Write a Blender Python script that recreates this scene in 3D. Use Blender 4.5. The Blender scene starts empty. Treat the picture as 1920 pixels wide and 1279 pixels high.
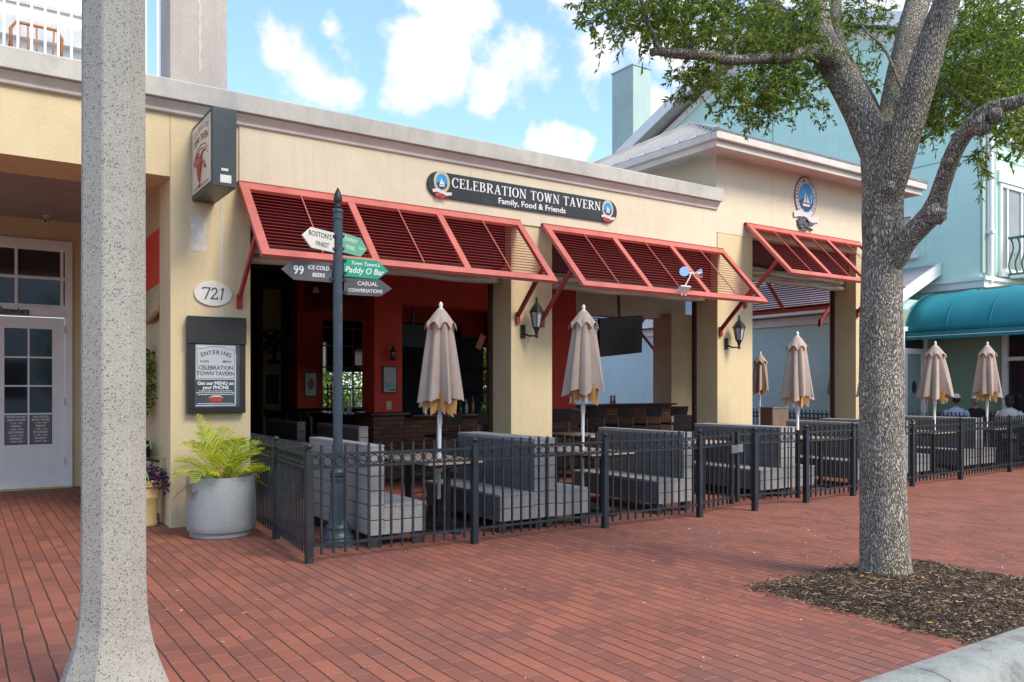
import bpy, math, random
import numpy as np
from mathutils import Vector, Matrix
R = math.radians
C = bpy.context.scene.collection
SC = bpy.context.scene

# ------------------------------------------------------------------ camera
YAW = R(34.02); EYE = 1.5; FPX = 1535.0
cam = bpy.data.objects.new('camera', bpy.data.cameras.new('camera')); C.objects.link(cam)
cam.location = (0, 0, EYE); cam.rotation_euler = (R(90), 0, -YAW)
cam.data.lens = 36 * FPX / 1920; cam.data.sensor_width = 36; cam.data.shift_y = 90.5 / 1920
cam.data.clip_start = 0.05; cam.data.clip_end = 2000
SC.camera = cam
def ray(px, py):
    r = (px - 960) / FPX
    return (math.sin(YAW) + r * math.cos(YAW), math.cos(YAW) - r * math.sin(YAW), (730 - py) / FPX)
def at(px, py, t):
    d = ray(px, py); return Vector((d[0]*t, d[1]*t, EYE + d[2]*t))

# ------------------------------------------------------------------ light
SUN_EL, SUN_AZ = R(44), R(160)      # azimuth clockwise from +Y
SC.view_settings.view_transform = 'Standard'; SC.view_settings.look = 'None'
SC.view_settings.exposure = 1.74; SC.view_settings.gamma = 1.0
sd = bpy.data.lights.new('sun', 'SUN'); sd.energy = 1.3; sd.angle = R(22); sd.color = (1, .91, .78)
sun = bpy.data.objects.new('sun', sd); C.objects.link(sun)
sv = Vector((math.sin(SUN_AZ)*math.cos(SUN_EL), math.cos(SUN_AZ)*math.cos(SUN_EL), math.sin(SUN_EL)))
sun.rotation_euler = sv.to_track_quat('Z', 'Y').to_euler(); sun.location = (0, -5, 20)

world = bpy.data.worlds.new('World'); SC.world = world; world.use_nodes = True
wn, wl = world.node_tree.nodes, world.node_tree.links
wn.clear()
wout = wn.new('ShaderNodeOutputWorld'); bg = wn.new('ShaderNodeBackground')
sky = wn.new('ShaderNodeTexSky'); sky.sky_type = 'NISHITA'; sky.sun_disc = False
sky.sun_elevation = SUN_EL; sky.sun_rotation = SUN_AZ; sky.air_density = 1.0; sky.dust_density = 0.6; sky.ozone_density = 1.6
bg.inputs['Strength'].default_value = 0.118
tc = wn.new('ShaderNodeTexCoord')
def wmath(op, a, b=None, c=None):
    n = wn.new('ShaderNodeMath'); n.operation = op
    for i, v in enumerate((a, b, c)):
        if v is None: continue
        if isinstance(v, (int, float)): n.inputs[i].default_value = v
        else: wl.new(v, n.inputs[i])
    return n.outputs[0]
nz0 = wn.new('ShaderNodeTexNoise'); nz0.inputs['Scale'].default_value = 9; nz0.inputs['Detail'].default_value = 5
wl.new(tc.outputs['Generated'], nz0.inputs['Vector'])
vs = wn.new('ShaderNodeVectorMath'); vs.operation = 'SUBTRACT'; wl.new(nz0.outputs['Color'], vs.inputs[0]); vs.inputs[1].default_value = (.5, .5, .5)
vm = wn.new('ShaderNodeVectorMath'); vm.operation = 'SCALE'; wl.new(vs.outputs[0], vm.inputs[0]); vm.inputs['Scale'].default_value = .11
va = wn.new('ShaderNodeVectorMath'); va.operation = 'ADD'; wl.new(tc.outputs['Generated'], va.inputs[0]); wl.new(vm.outputs[0], va.inputs[1])
nz = wn.new('ShaderNodeTexNoise'); nz.inputs['Scale'].default_value = 8; nz.inputs['Detail'].default_value = 9; nz.inputs['Roughness'].default_value = .62
wl.new(tc.outputs['Generated'], nz.inputs['Vector'])
# individual cumulus: direction (as seen from the pavement) and angular size
CL = [(575,125,.066),(530,90,.042),(640,150,.035),(650,50,.026),(800,135,.05),(760,180,.036),(850,105,.034),(975,125,.052),(930,175,.042),(870,15,.045),
      (1120,90,.06),(1200,60,.06),(1010,285,.035),(1070,300,.022),(1290,60,.07),(1080,0,.05),(1240,195,.035),(780,20,.02),(1700,20,.10),(1850,60,.10),(1500,30,.08)]
acc = None
for px, py, s in CL:
    d = Vector(ray(px, py)).normalized()
    n = wn.new('ShaderNodeVectorMath'); n.operation = 'DISTANCE'; wl.new(va.outputs[0], n.inputs[0]); n.inputs[1].default_value = d
    q = wmath('DIVIDE', n.outputs['Value'], s*.86)
    q = wmath('SUBTRACT', 1.0, q); q = wmath('MAXIMUM', q, -1.0)
    acc = q if acc is None else wmath('MAXIMUM', acc, q)
# everywhere else: a broken cumulus field so that the ambient light is a real sky's
nb = wn.new('ShaderNodeTexNoise'); nb.inputs['Scale'].default_value = 3.2; nb.inputs['Detail'].default_value = 7; nb.inputs['Roughness'].default_value = .55
wl.new(tc.outputs['Generated'], nb.inputs['Vector'])
sx = wn.new('ShaderNodeSeparateXYZ'); wl.new(tc.outputs['Generated'], sx.inputs[0])
behind = wmath('MULTIPLY_ADD', sx.outputs['Y'], -1.6, .75); 
field = wmath('MULTIPLY_ADD', nb.outputs['Fac'], 5.0, -2.2)
field = wmath('ADD', field, wmath('MINIMUM', behind, .5))
field = wmath('ADD', field, -0.75)
acc = wmath('MAXIMUM', acc, wmath('MINIMUM', field, .8))
dens = wmath('ADD', wmath('MULTIPLY', acc, 1.0), wmath('MULTIPLY_ADD', nz.outputs['Fac'], 3.6, -1.85))
mr = wn.new('ShaderNodeMapRange'); mr.interpolation_type = 'SMOOTHSTEP'
wl.new(dens, mr.inputs['Value']); mr.inputs['From Min'].default_value = -.10; mr.inputs['From Max'].default_value = .62
mx = wn.new('ShaderNodeMix'); mx.data_type = 'RGBA'
hz = wn.new('ShaderNodeMix'); hz.data_type = 'RGBA'; hz.inputs['Factor'].default_value = .42
wl.new(sky.outputs['Color'], hz.inputs['A']); hz.inputs['B'].default_value = (.85, 1.65, 3.2, 1)
wl.new(mr.outputs['Result'], mx.inputs['Factor']); wl.new(hz.outputs['Result'], mx.inputs['A'])
shade = wn.new('ShaderNodeMix'); shade.data_type = 'RGBA'
wl.new(nz.outputs['Fac'], shade.inputs['Factor']); shade.inputs['A'].default_value = (1.9, 2.05, 2.35, 1); shade.inputs['B'].default_value = (3.5, 3.5, 3.5, 1)
wl.new(shade.outputs['Result'], mx.inputs['B'])
wl.new(mx.outputs['Result'], bg.inputs['Color']); wl.new(bg.outputs[0], wout.inputs['Surface'])

# ------------------------------------------------------------------ mesh helpers
class MB:
    def __init__(s): s.v = []; s.f = []
    def add(s, vs, fs):
        o = len(s.v); s.v += [tuple(v) for v in vs]; s.f += [tuple(i + o for i in f) for f in fs]; return s
    def box(s, x0, x1, y0, y1, z0, z1):
        return s.add([(x0,y0,z0),(x1,y0,z0),(x1,y1,z0),(x0,y1,z0),(x0,y0,z1),(x1,y0,z1),(x1,y1,z1),(x0,y1,z1)],
                     [(0,3,2,1),(4,5,6,7),(0,1,5,4),(1,2,6,5),(2,3,7,6),(3,0,4,7)])
    def obox(s, M, sx, sy, sz):
        vs = [M @ Vector((x*sx/2, y*sy/2, z*sz/2)) for z in (-1,1) for x, y in ((-1,-1),(1,-1),(1,1),(-1,1))]
        return s.add(vs, [(0,3,2,1),(4,5,6,7),(0,1,5,4),(1,2,6,5),(2,3,7,6),(3,0,4,7)])
    def bar(s, a, b, w, h, up=(0,0,1)):
        a, b = Vector(a), Vector(b); z = (b - a); L = z.length; z.normalize()
        u = Vector(up); x = u.cross(z)
        if x.length < 1e-4: x = Vector((1,0,0))
        x.normalize(); y = z.cross(x)
        M = Matrix.Translation((a+b)/2) @ Matrix((x, y, z)).transposed().to_4x4()
        return s.obox(M, w, h, L)
    def tube(s, pts, rad, n=8, cap=True, wob=None):
        pts = [Vector(p) for p in pts]
        if isinstance(rad, (int, float)): rad = [rad]*len(pts)
        o = len(s.v); prev = None
        for i, p in enumerate(pts):
            t = (pts[min(i+1, len(pts)-1)] - pts[max(i-1, 0)]).normalized()
            if prev is None:
                x = t.cross(Vector((0,1,0)) if abs(t.y) < .9 else Vector((1,0,0))).normalized()
            else:
                x = (prev - t * prev.dot(t)).normalized()
            prev = x; y = t.cross(x)
            for k in range(n):
                a = 2*math.pi*k/n; r = rad[i] * (wob(i, k, p) if wob else 1)
                s.v.append(tuple(p + (x*math.cos(a) + y*math.sin(a))*r))
        for i in range(len(pts)-1):
            for k in range(n):
                a = o+i*n+k; b = o+i*n+(k+1)%n
                s.f.append((a, b, b+n, a+n))
        if cap:
            s.f.append(tuple(o+k for k in range(n))[::-1]); s.f.append(tuple(o+(len(pts)-1)*n+k for k in range(n)))
        return s
    def lathe(s, prof, c=(0,0,0), n=20, rot=0, sx=1, sy=1):
        o = len(s.v)
        for r, z in prof:
            for k in range(n):
                a = 2*math.pi*k/n + rot
                s.v.append((c[0]+r*math.cos(a)*sx, c[1]+r*math.sin(a)*sy, c[2]+z))
        for i in range(len(prof)-1):
            for k in range(n):
                a = o+i*n+k; b = o+i*n+(k+1)%n
                s.f.append((a, b, b+n, a+n))
        s.f.append(tuple(o+k for k in range(n))[::-1]); s.f.append(tuple(o+(len(prof)-1)*n+k for k in range(n)))
        return s
    def ball(s, c, r, n=10, sc=(1,1,1)):
        m = n//2+1
        prof = [(max(1e-4, r*math.sin(math.pi*i/m)), -r*math.cos(math.pi*i/m)*sc[2]) for i in range(m+1)]
        return s.lathe(prof, c, n, 0, sc[0], sc[1])
    def prism(s, poly, M, d):
        """poly in local xy, extruded local z from 0 to d"""
        n = len(poly)
        vs = [M @ Vector((x, y, 0)) for x, y in poly] + [M @ Vector((x, y, d)) for x, y in poly]
        fs = [tuple(range(n))[::-1], tuple(range(n, 2*n))] + [(i, (i+1) % n, (i+1) % n + n, i+n) for i in range(n)]
        return s.add(vs, fs)
    def torus(s, c, Rr, r, M=None, n=14, m=6):
        o = len(s.v); c = Vector(c)
        for i in range(n):
            a = 2*math.pi*i/n
            for k in range(m):
                b = 2*math.pi*k/m
                p = Vector(((Rr+r*math.cos(b))*math.cos(a), (Rr+r*math.cos(b))*math.sin(a), r*math.sin(b)))
                s.v.append(tuple(c + (M @ p if M else p)))
        for i in range(n):
            for k in range(m):
                s.f.append((o+i*m+k, o+((i+1)%n)*m+k, o+((i+1)%n)*m+(k+1)%m, o+i*m+(k+1)%m))
        return s
    def build(s, name, mat, parent=None, smooth=False, bevel=0, loc=None):
        me = bpy.data.meshes.new(name); me.from_pydata(s.v, [], s.f); me.update()
        if mat: me.materials.append(mat)
        if smooth:
            me.shade_smooth() if hasattr(me, 'shade_smooth') else None
            for p in me.polygons: p.use_smooth = True
            if smooth == 'auto' :
                me.set_sharp_from_angle(angle=R(38))
        o = bpy.data.objects.new(name, me); C.objects.link(o)
        if parent: o.parent = parent
        if loc: o.location = loc
        if bevel:
            b = o.modifiers.new('bevel', 'BEVEL'); b.width = bevel; b.segments = 2; b.limit_method = 'ANGLE'
        return o

def tag(o, label=None, cat=None, group=None, kind=None):
    if label: o['label'] = label
    if cat: o['category'] = cat
    if group: o['group'] = group
    if kind: o['kind'] = kind
    return o
def thing(name, label, cat, loc=(0,0,0), rz=0, group=None):
    o = bpy.data.objects.new(name, None); C.objects.link(o); o.empty_display_size = .1
    o.location = loc; o.rotation_euler = (0, 0, rz)
    return tag(o, label, cat, group)
def copy_tree(o, parent=None):
    c = o.copy(); C.objects.link(c); c.parent = parent
    for ch in list(o.children): copy_tree(ch, c)
    return c

# ------------------------------------------------------------------ materials
def nodes(m):
    m.use_nodes = True; nt = m.node_tree
    return nt.nodes, nt.links, nt.nodes['Principled BSDF']
def srgb(r, g, b):
    f = lambda c: (c/255/12.92 if c/255 <= .04045 else ((c/255+.055)/1.055)**2.4)
    return (f(r), f(g), f(b), 1)
def noise_mat(name, col, rough=.7, var=.12, scale=6, bump=0, bscale=60, metal=0, stretch=(1,1,1), col2=None, stain=None, stainamt=.5, stainscale=1.2, spec=.5, detail=6):
    """paint/plaster like: base colour with fine and broad variation, optional stains, optional bump"""
    m = bpy.data.materials.new(name); n, l, b = nodes(m)
    t = n.new('ShaderNodeTexCoord'); mp = n.new('ShaderNodeMapping'); mp.inputs['Scale'].default_value = stretch
    l.new(t.outputs['Object'], mp.inputs['Vector'])
    a = n.new('ShaderNodeTexNoise'); a.inputs['Scale'].default_value = scale; a.inputs['Detail'].default_value = detail; a.inputs['Roughness'].default_value = .6
    l.new(mp.outputs[0], a.inputs['Vector'])
    r = n.new('ShaderNodeValToRGB'); r.color_ramp.elements[0].position = .3; r.color_ramp.elements[1].position = .7
    c = Vector(col[:3]); c2 = Vector(col2[:3]) if col2 else c*(1+var)
    c1 = c*(1-var)
    r.color_ramp.elements[0].color = (*c1, 1); r.color_ramp.elements[1].color = (*[min(1,x) for x in c2], 1)
    l.new(a.outputs['Fac'], r.inputs['Fac']); out = r.outputs['Color']
    if stain:
        s = n.new('ShaderNodeTexNoise'); s.inputs['Scale'].default_value = stainscale; s.inputs['Detail'].default_value = 8; s.inputs['Roughness'].default_value = .7
        l.new(t.outputs['Object'], s.inputs['Vector'])
        q = n.new('ShaderNodeMapRange'); q.inputs['From Min'].default_value = .5; q.inputs['From Max'].default_value = .75; q.inputs['To Max'].default_value = stainamt
        l.new(s.outputs['Fac'], q.inputs['Value'])
        x = n.new('ShaderNodeMix'); x.data_type = 'RGBA'; l.new(q.outputs[0], x.inputs['Factor']); l.new(out, x.inputs['A']); x.inputs['B'].default_value = stain
        out = x.outputs['Result']
    l.new(out, b.inputs['Base Color']); b.inputs['Roughness'].default_value = rough; b.inputs['Metallic'].default_value = metal
    b.inputs['Specular IOR Level'].default_value = spec
    if bump:
        k = n.new('ShaderNodeTexNoise'); k.inputs['Scale'].default_value = bscale; k.inputs['Detail'].default_value = 4; l.new(mp.outputs[0], k.inputs['Vector'])
        u = n.new('ShaderNodeBump'); u.inputs['Strength'].default_value = bump; u.inputs['Distance'].default_value = .01
        l.new(k.outputs['Fac'], u.inputs['Height']); l.new(u.outputs[0], b.inputs['Normal'])
    return m

def brick_mat(name, cw, cl, c1, c2, joint, joint2, swap=False, bumpd=.004, jw=.07, wall=None, patch=None):
    """running-bond bricks built from math nodes. courses are cw wide, bricks cl long"""
    m = bpy.data.materials.new(name); n, l, b = nodes(m)
    def M(op, a, bb=None, c=None):
        q = n.new('ShaderNodeMath'); q.operation = op
        for i, v in enumerate((a, bb, c)):
            if v is None: continue
            if isinstance(v, (int, float)): q.inputs[i].default_value = v
            else: l.new(v, q.inputs[i])
        return q.outputs[0]
    t = n.new('ShaderNodeTexCoord')
    wob = n.new('ShaderNodeTexNoise'); wob.inputs['Scale'].default_value = 5; wob.inputs['Detail'].default_value = 3; l.new(t.outputs['Object'], wob.inputs['Vector'])
    sw = n.new('ShaderNodeSeparateXYZ'); l.new(wob.outputs['Color'], sw.inputs[0])
    sp = n.new('ShaderNodeSeparateXYZ'); l.new(t.outputs['Object'], sp.inputs[0])
    if wall == 'xz':
        X = sp.outputs['Z']; Y = M('ADD', sp.outputs['X'], sp.outputs['Y'])
    else: X, Y = sp.outputs['X'], sp.outputs['Y']
    X = M('ADD', X, M('MULTIPLY_ADD', sw.outputs[0], .016, -.008)); Y = M('ADD', Y, M('MULTIPLY_ADD', sw.outputs[1], .02, -.01))
    u = M('DIVIDE', X, cw); row = M('FLOOR', u); fu = M('FRACT', u)
    v = M('ADD', M('DIVIDE', Y, cl), M('MULTIPLY', M('MODULO', M('ABSOLUTE', row), 2.0), .5)); 
    # each course is shifted a little
    rn = n.new('ShaderNodeTexWhiteNoise'); rn.noise_dimensions = '1D'; l.new(row, rn.inputs['W'])
    v = M('ADD', v, M('MULTIPLY', rn.outputs['Value'], .16))
    col = M('FLOOR', v); fv = M('FRACT', v)
    du = M('MINIMUM', fu, M('SUBTRACT', 1.0, fu)); dv = M('MULTIPLY', M('MINIMUM', fv, M('SUBTRACT', 1.0, fv)), cl/cw)
    cx = n.new('ShaderNodeCombineXYZ'); l.new(row, cx.inputs[0]); l.new(col, cx.inputs[1])
    wn_ = n.new('ShaderNodeTexWhiteNoise'); wn_.noise_dimensions = '2D'; l.new(cx.outputs[0], wn_.inputs['Vector'])
    r = n.new('ShaderNodeMix'); r.data_type = 'RGBA'; l.new(wn_.outputs['Value'], r.inputs['Factor']); r.inputs['A'].default_value = c1; r.inputs['B'].default_value = c2
    ns = n.new('ShaderNodeTexNoise'); ns.inputs['Scale'].default_value = 130; ns.inputs['Detail'].default_value = 3; l.new(t.outputs['Object'], ns.inputs['Vector'])
    nb_ = n.new('ShaderNodeTexNoise'); nb_.inputs['Scale'].default_value = 1.3; nb_.inputs['Detail'].default_value = 6; l.new(t.outputs['Object'], nb_.inputs['Vector'])
    k = M('MULTIPLY', M('MULTIPLY_ADD', ns.outputs['Fac'], .7, .65), M('MULTIPLY_ADD', nb_.outputs['Fac'], .9, .55))
    br = n.new('ShaderNodeVectorMath'); br.operation = 'SCALE'; l.new(r.outputs['Result'], br.inputs[0]); l.new(k, br.inputs['Scale'])
    last = br.outputs[0]
    if patch:
        pn = n.new('ShaderNodeTexNoise'); pn.inputs['Scale'].default_value = .55; pn.inputs['Detail'].default_value = 5; l.new(t.outputs['Object'], pn.inputs['Vector'])
        pm = n.new('ShaderNodeMapRange'); pm.inputs['From Min'].default_value = .5; pm.inputs['From Max'].default_value = .7; pm.inputs['To Max'].default_value = .55; l.new(pn.outputs['Fac'], pm.inputs['Value'])
        px_ = n.new('ShaderNodeMix'); px_.data_type = 'RGBA'; l.new(pm.outputs[0], px_.inputs['Factor']); l.new(last, px_.inputs['A']); px_.inputs['B'].default_value = patch
        last = px_.outputs['Result']
    if patch:
        gv = n.new('ShaderNodeTexVoronoi'); gv.inputs['Scale'].default_value = 2.6; l.new(t.outputs['Object'], gv.inputs['Vector'])
        gs = n.new('ShaderNodeSeparateColor'); l.new(gv.outputs['Color'], gs.inputs[0])
        gm = M('MULTIPLY', M('LESS_THAN', gv.outputs['Distance'], M('MULTIPLY', gs.outputs[0], .075)), M('MULTIPLY', M('LESS_THAN', gs.outputs[1], .6), .55))
        gx = n.new('ShaderNodeMix'); gx.data_type = 'RGBA'; l.new(gm, gx.inputs['Factor']); l.new(last, gx.inputs['A']); gx.inputs['B'].default_value = (.06,.045,.04,1); last = gx.outputs['Result']
    ju = n.new('ShaderNodeMapRange'); ju.inputs['From Min'].default_value = jw*.2; ju.inputs['From Max'].default_value = jw; l.new(M('ADD', du, M('MULTIPLY_ADD', wn_.outputs['Value'], jw*.8, -jw*.5)), ju.inputs['Value'])
    jv = n.new('ShaderNodeMapRange'); jv.inputs['From Min'].default_value = jw*.3; jv.inputs['From Max'].default_value = jw*1.0; l.new(dv, jv.inputs['Value'])
    a1 = n.new('ShaderNodeMix'); a1.data_type = 'RGBA'; l.new(jv.outputs[0], a1.inputs['Factor']); a1.inputs['A'].default_value = joint2; l.new(last, a1.inputs['B'])
    a2 = n.new('ShaderNodeMix'); a2.data_type = 'RGBA'; l.new(ju.outputs[0], a2.inputs['Factor']); a2.inputs['A'].default_value = joint; l.new(a1.outputs['Result'], a2.inputs['B'])
    l.new(a2.outputs['Result'], b.inputs['Base Color'])
    h = M('ADD', M('MINIMUM', ju.outputs[0], M('MULTIPLY_ADD', jv.outputs[0], .5, .5)), M('MULTIPLY', ns.outputs['Fac'], .3))
    h = M('ADD', h, M('MULTIPLY', wn_.outputs['Value'], .25))
    bu = n.new('ShaderNodeBump'); bu.inputs['Strength'].default_value = 1; bu.inputs['Distance'].default_value = bumpd; l.new(h, bu.inputs['Height']); l.new(bu.outputs[0], b.inputs['Normal'])
    b.inputs['Roughness'].default_value = .78
    return m

def speckle_mat(name, base, light, dark, scale=55, rough=.75, amt=.35):
    m = bpy.data.materials.new(name); n, l, b = nodes(m)
    t = n.new('ShaderNodeTexCoord')
    v1 = n.new('ShaderNodeTexVoronoi'); v1.inputs['Scale'].default_value = scale
    dn = n.new('ShaderNodeTexNoise'); dn.inputs['Scale'].default_value = scale*1.3; l.new(t.outputs['Object'], dn.inputs['Vector'])
    dv = n.new('ShaderNodeVectorMath'); dv.operation = 'MULTIPLY_ADD'; l.new(dn.outputs['Color'], dv.inputs[0]); dv.inputs[1].default_value = (.9/scale,)*3; l.new(t.outputs['Object'], dv.inputs[2]); l.new(dv.outputs[0], v1.inputs['Vector'])
    v2 = n.new('ShaderNodeTexVoronoi'); v2.inputs['Scale'].default_value = scale*2.6; l.new(t.outputs['Object'], v2.inputs['Vector'])
    no = n.new('ShaderNodeTexNoise'); no.inputs['Scale'].default_value = 3; no.inputs['Detail'].default_value = 7; l.new(t.outputs['Object'], no.inputs['Vector'])
    s1 = n.new('ShaderNodeSeparateColor'); l.new(v1.outputs['Color'], s1.inputs[0]); s2 = n.new('ShaderNodeSeparateColor'); l.new(v2.outputs['Color'], s2.inputs[0])
    def M(op, a, bb):
        q = n.new('ShaderNodeMath'); q.operation = op
        for i, v in enumerate((a, bb)):
            if isinstance(v, (int, float)): q.inputs[i].default_value = v
            else: l.new(v, q.inputs[i])
        return q.outputs[0]
    dk = M('MULTIPLY', M('LESS_THAN', s1.outputs[0], amt*.42), M('LESS_THAN', v1.outputs['Distance'], .40))
    lt = M('MULTIPLY', M('LESS_THAN', s2.outputs[0], .6), M('LESS_THAN', v2.outputs['Distance'], .55))
    a = n.new('ShaderNodeMix'); a.data_type = 'RGBA'; l.new(no.outputs['Fac'], a.inputs['Factor']); a.inputs['A'].default_value = tuple(x*.72 for x in base[:3])+(1,); a.inputs['B'].default_value = tuple(min(1,x*1.28) for x in base[:3])+(1,)
    c = n.new('ShaderNodeMix'); c.data_type = 'RGBA'; l.new(M('MULTIPLY', lt, .55), c.inputs['Factor']); l.new(a.outputs['Result'], c.inputs['A']); c.inputs['B'].default_value = light
    d = n.new('ShaderNodeMix'); d.data_type = 'RGBA'; l.new(M('MULTIPLY', dk, .85), d.inputs['Factor']); l.new(c.outputs['Result'], d.inputs['A']); d.inputs['B'].default_value = dark
    l.new(d.outputs['Result'], b.inputs['Base Color']); b.inputs['Roughness'].default_value = rough
    u = n.new('ShaderNodeBump'); u.inputs['Strength'].default_value = .5; u.inputs['Distance'].default_value = .004; l.new(v2.outputs['Distance'], u.inputs['Height']); l.new(u.outputs[0], b.inputs['Normal'])
    return m

def plaster(name, col, stain=None, samt=.4, var=.06):
    m = noise_mat(name, col, .85, var, 1.6, .45, 38, stain=stain, stainamt=samt, stainscale=.9)
    n, l, b = nodes(m); src = b.inputs['Base Color'].links[0].from_socket
    t = n.new('ShaderNodeTexCoord')
    for sc, lo, hi, amt, rng in (((7,7,.35), 3, 6, .30, (.52,.72)), ((1.2,1.2,1.2), 2.2, 8, .22, (.5,.7))):
        mp = n.new('ShaderNodeMapping'); mp.inputs['Scale'].default_value = sc; l.new(t.outputs['Object'], mp.inputs['Vector'])
        k = n.new('ShaderNodeTexNoise'); k.inputs['Scale'].default_value = lo*.6; k.inputs['Detail'].default_value = hi; k.inputs['Roughness'].default_value = .7; l.new(mp.outputs[0], k.inputs['Vector'])
        r = n.new('ShaderNodeMapRange'); r.inputs['From Min'].default_value = rng[0]; r.inputs['From Max'].default_value = rng[1]; r.inputs['To Max'].default_value = amt; l.new(k.outputs['Fac'], r.inputs['Value'])
        x = n.new('ShaderNodeMix'); x.data_type = 'RGBA'; l.new(r.outputs[0], x.inputs['Factor']); l.new(src, x.inputs['A']); x.inputs['B'].default_value = tuple(c*.72 for c in col[:3]) + (1,)
        src = x.outputs['Result']
    l.new(src, b.inputs['Base Color']); return m
MT = {}
MT['yellow'] = plaster('yellow_stucco', (.66,.53,.315,1), (.54,.44,.28,1), .3)
MT['cream'] = plaster('cream_stucco', (.70,.60,.44,1), (.62,.50,.34,1), .35)
MT['parapet'] = noise_mat('weathered_parapet', (.50,.47,.42,1), .9, .12, 5, .4, 50, stain=(.30,.29,.28,1), stainamt=.6, stainscale=1.8, stretch=(1,1,.5))
MT['cornice'] = noise_mat('cornice_paint', (.62,.56,.50,1), .8, .1, 3, .2, 40, stain=(.3,.26,.22,1), stainamt=.5)
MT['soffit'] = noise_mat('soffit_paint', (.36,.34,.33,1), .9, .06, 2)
MT['white'] = noise_mat('white_paint', (.80,.79,.76,1), .55, .05, 4, stain=(.6,.58,.54,1), stainamt=.25)
MT['coral'] = noise_mat('coral_metal_paint', (.52,.115,.085,1), .55, .12, 3, .05, 30, col2=(.60,.155,.115,1), stain=(.46,.19,.14,1), stainamt=.5, stainscale=4)
MT['louvre'] = noise_mat('louvre_red_paint', (.32,.030,.028,1), .5, .15, 4)
MT['redwall'] = noise_mat('red_wall_paint', (.64,.055,.030,1), .7, .1, 2, .1, 40)
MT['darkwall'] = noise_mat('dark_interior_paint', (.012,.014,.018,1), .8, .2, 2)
MT['tanwall'] = noise_mat('interior_tan_paint', (.58,.48,.26,1), .8, .1, 2)
MT['iron'] = noise_mat('blue_grey_iron_paint', (.014,.020,.026,1), .42, .25, 8, .1, 60, stain=(.06,.07,.075,1), stainamt=.5, stainscale=9)
MT['postpaint'] = noise_mat('signpost_paint', (.038,.06,.08,1), .4, .3, 6, .15, 60, stain=(.10,.125,.14,1), stainamt=.5, stainscale=14)
MT['bench'] = noise_mat('grey_plank', (.32,.31,.30,1), .75, .13, 4, .25, 30, stretch=(6,.7,6), stain=(.22,.2,.19,1), stainamt=.4, stainscale=3)
MT['benchcore'] = noise_mat('bench_joint', (.05,.05,.05,1), .9)
MT['benchleg'] = noise_mat('dark_block', (.035,.033,.032,1), .8, .2)
MT['tabletop'] = noise_mat('table_wood', (.50,.36,.26,1), .45, .2, 5, .1, 30, stretch=(8,1,8))
MT['black'] = noise_mat('black_metal', (.015,.016,.018,1), .45, .25, 8)
MT['fabric'] = noise_mat('taupe_canvas', (.44,.34,.28,1), .95, .07, 4, .3, 220, stain=(.33,.25,.20,1), stainamt=.45, stainscale=5)
MT['fabin'] = noise_mat('ochre_canvas_lining', (.52,.27,.09,1), .95, .12, 6)
MT['mint'] = plaster('mint_stucco', (.57,.82,.71,1), (.52,.77,.68,1), .3, .04)
MT['mintpale'] = plaster('pale_mint_stucco', (.39,.50,.45,1), (.31,.42,.40,1), .4, .05)
MT['mintblue'] = plaster('blue_green_stucco', (.57,.78,.77,1), (.52,.72,.72,1), .3, .04)
MT['sage'] = plaster('sage_stucco', (.30,.40,.30,1), None, 0, .05)
MT['teal'] = noise_mat('teal_canvas', (.012,.22,.27,1), .85, .15, 1.2, .1, 90)
MT['shingle'] = noise_mat('grey_shingle', (.28,.29,.30,1), .9, .2, 18, .4, 60)
MT['roofmetal'] = noise_mat('pale_roof_metal', (.52,.50,.47,1), .5, .1, 4, stain=(.35,.32,.28,1), stainamt=.5)
MT['concrete'] = noise_mat('kerb_concrete', (.30,.31,.285,1), .9, .2, 12, .6, 70, stain=(.06,.06,.06,1), stainamt=1.0, stainscale=6)
MT['asphalt'] = noise_mat('asphalt', (.06,.06,.06,1), .9, .3, 60, .4, 90)
MT['gutter'] = noise_mat('gutter_concrete', (.36,.35,.32,1), .9, .2, 10, .5, 70, stain=(.1,.1,.1,1), stainamt=.6, stainscale=5)
MT['pole'] = speckle_mat('exposed_aggregate', (.30,.285,.245,1), (.52,.49,.43,1), (.09,.09,.085,1), 96, amt=.68)
MT['planter'] = speckle_mat('planter_concrete', (.28,.30,.30,1), (.36,.38,.39,1), (.07,.07,.07,1), 110, .5, .14)
MT['pot'] = noise_mat('yellow_pot', (.66,.50,.21,1), .6, .1, 5)
MT['soil'] = noise_mat('soil', (.05,.035,.025,1), 1, .4, 30, .6, 60)
MT['glass'] = noise_mat('dark_glass', (.02,.025,.03,1), .04, 0, 1, spec=.9)
MT['paleglass'] = noise_mat('sky_glass', (.25,.27,.28,1), .05, .1, 2, spec=1)
MT['chrome'] = noise_mat('chrome', (.8,.8,.8,1), .12, 0, 1, metal=1)
MT['rattan'] = noise_mat('dark_wicker', (.03,.028,.026,1), .7, .4, 40, .6, 90)
MT['rolled'] = noise_mat('rolled_vinyl_curtain', (.46,.38,.28,1), .22, .25, 2.5, .8, 5, stretch=(.6,4,4))
MT['brickpave'] = brick_mat('brick_pavers', .106, .212, (.31,.098,.055,1), (.20,.068,.044,1), (.035,.018,.013,1), (.36,.19,.145,1), bumpd=.004, jw=.044, patch=(.20,.092,.07,1))
MT['brickwall'] = brick_mat('bar_brick', .075, .22, (.24,.11,.055,1), (.15,.065,.035,1), (.05,.035,.03,1), (.05,.035,.03,1), wall='xz', jw=.09)
MT['signblack'] = noise_mat('black_sign_panel', (.014,.016,.016,1), .38, .3, 2, stain=(.06,.065,.06,1), stainamt=.45, stainscale=3)
MT['slate'] = noise_mat('slate_sign_paint', (.075,.078,.09,1), .5, .15, 5)
MT['signgreen'] = noise_mat('green_sign_paint', (.015,.32,.20,1), .5, .1, 4)
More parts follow.
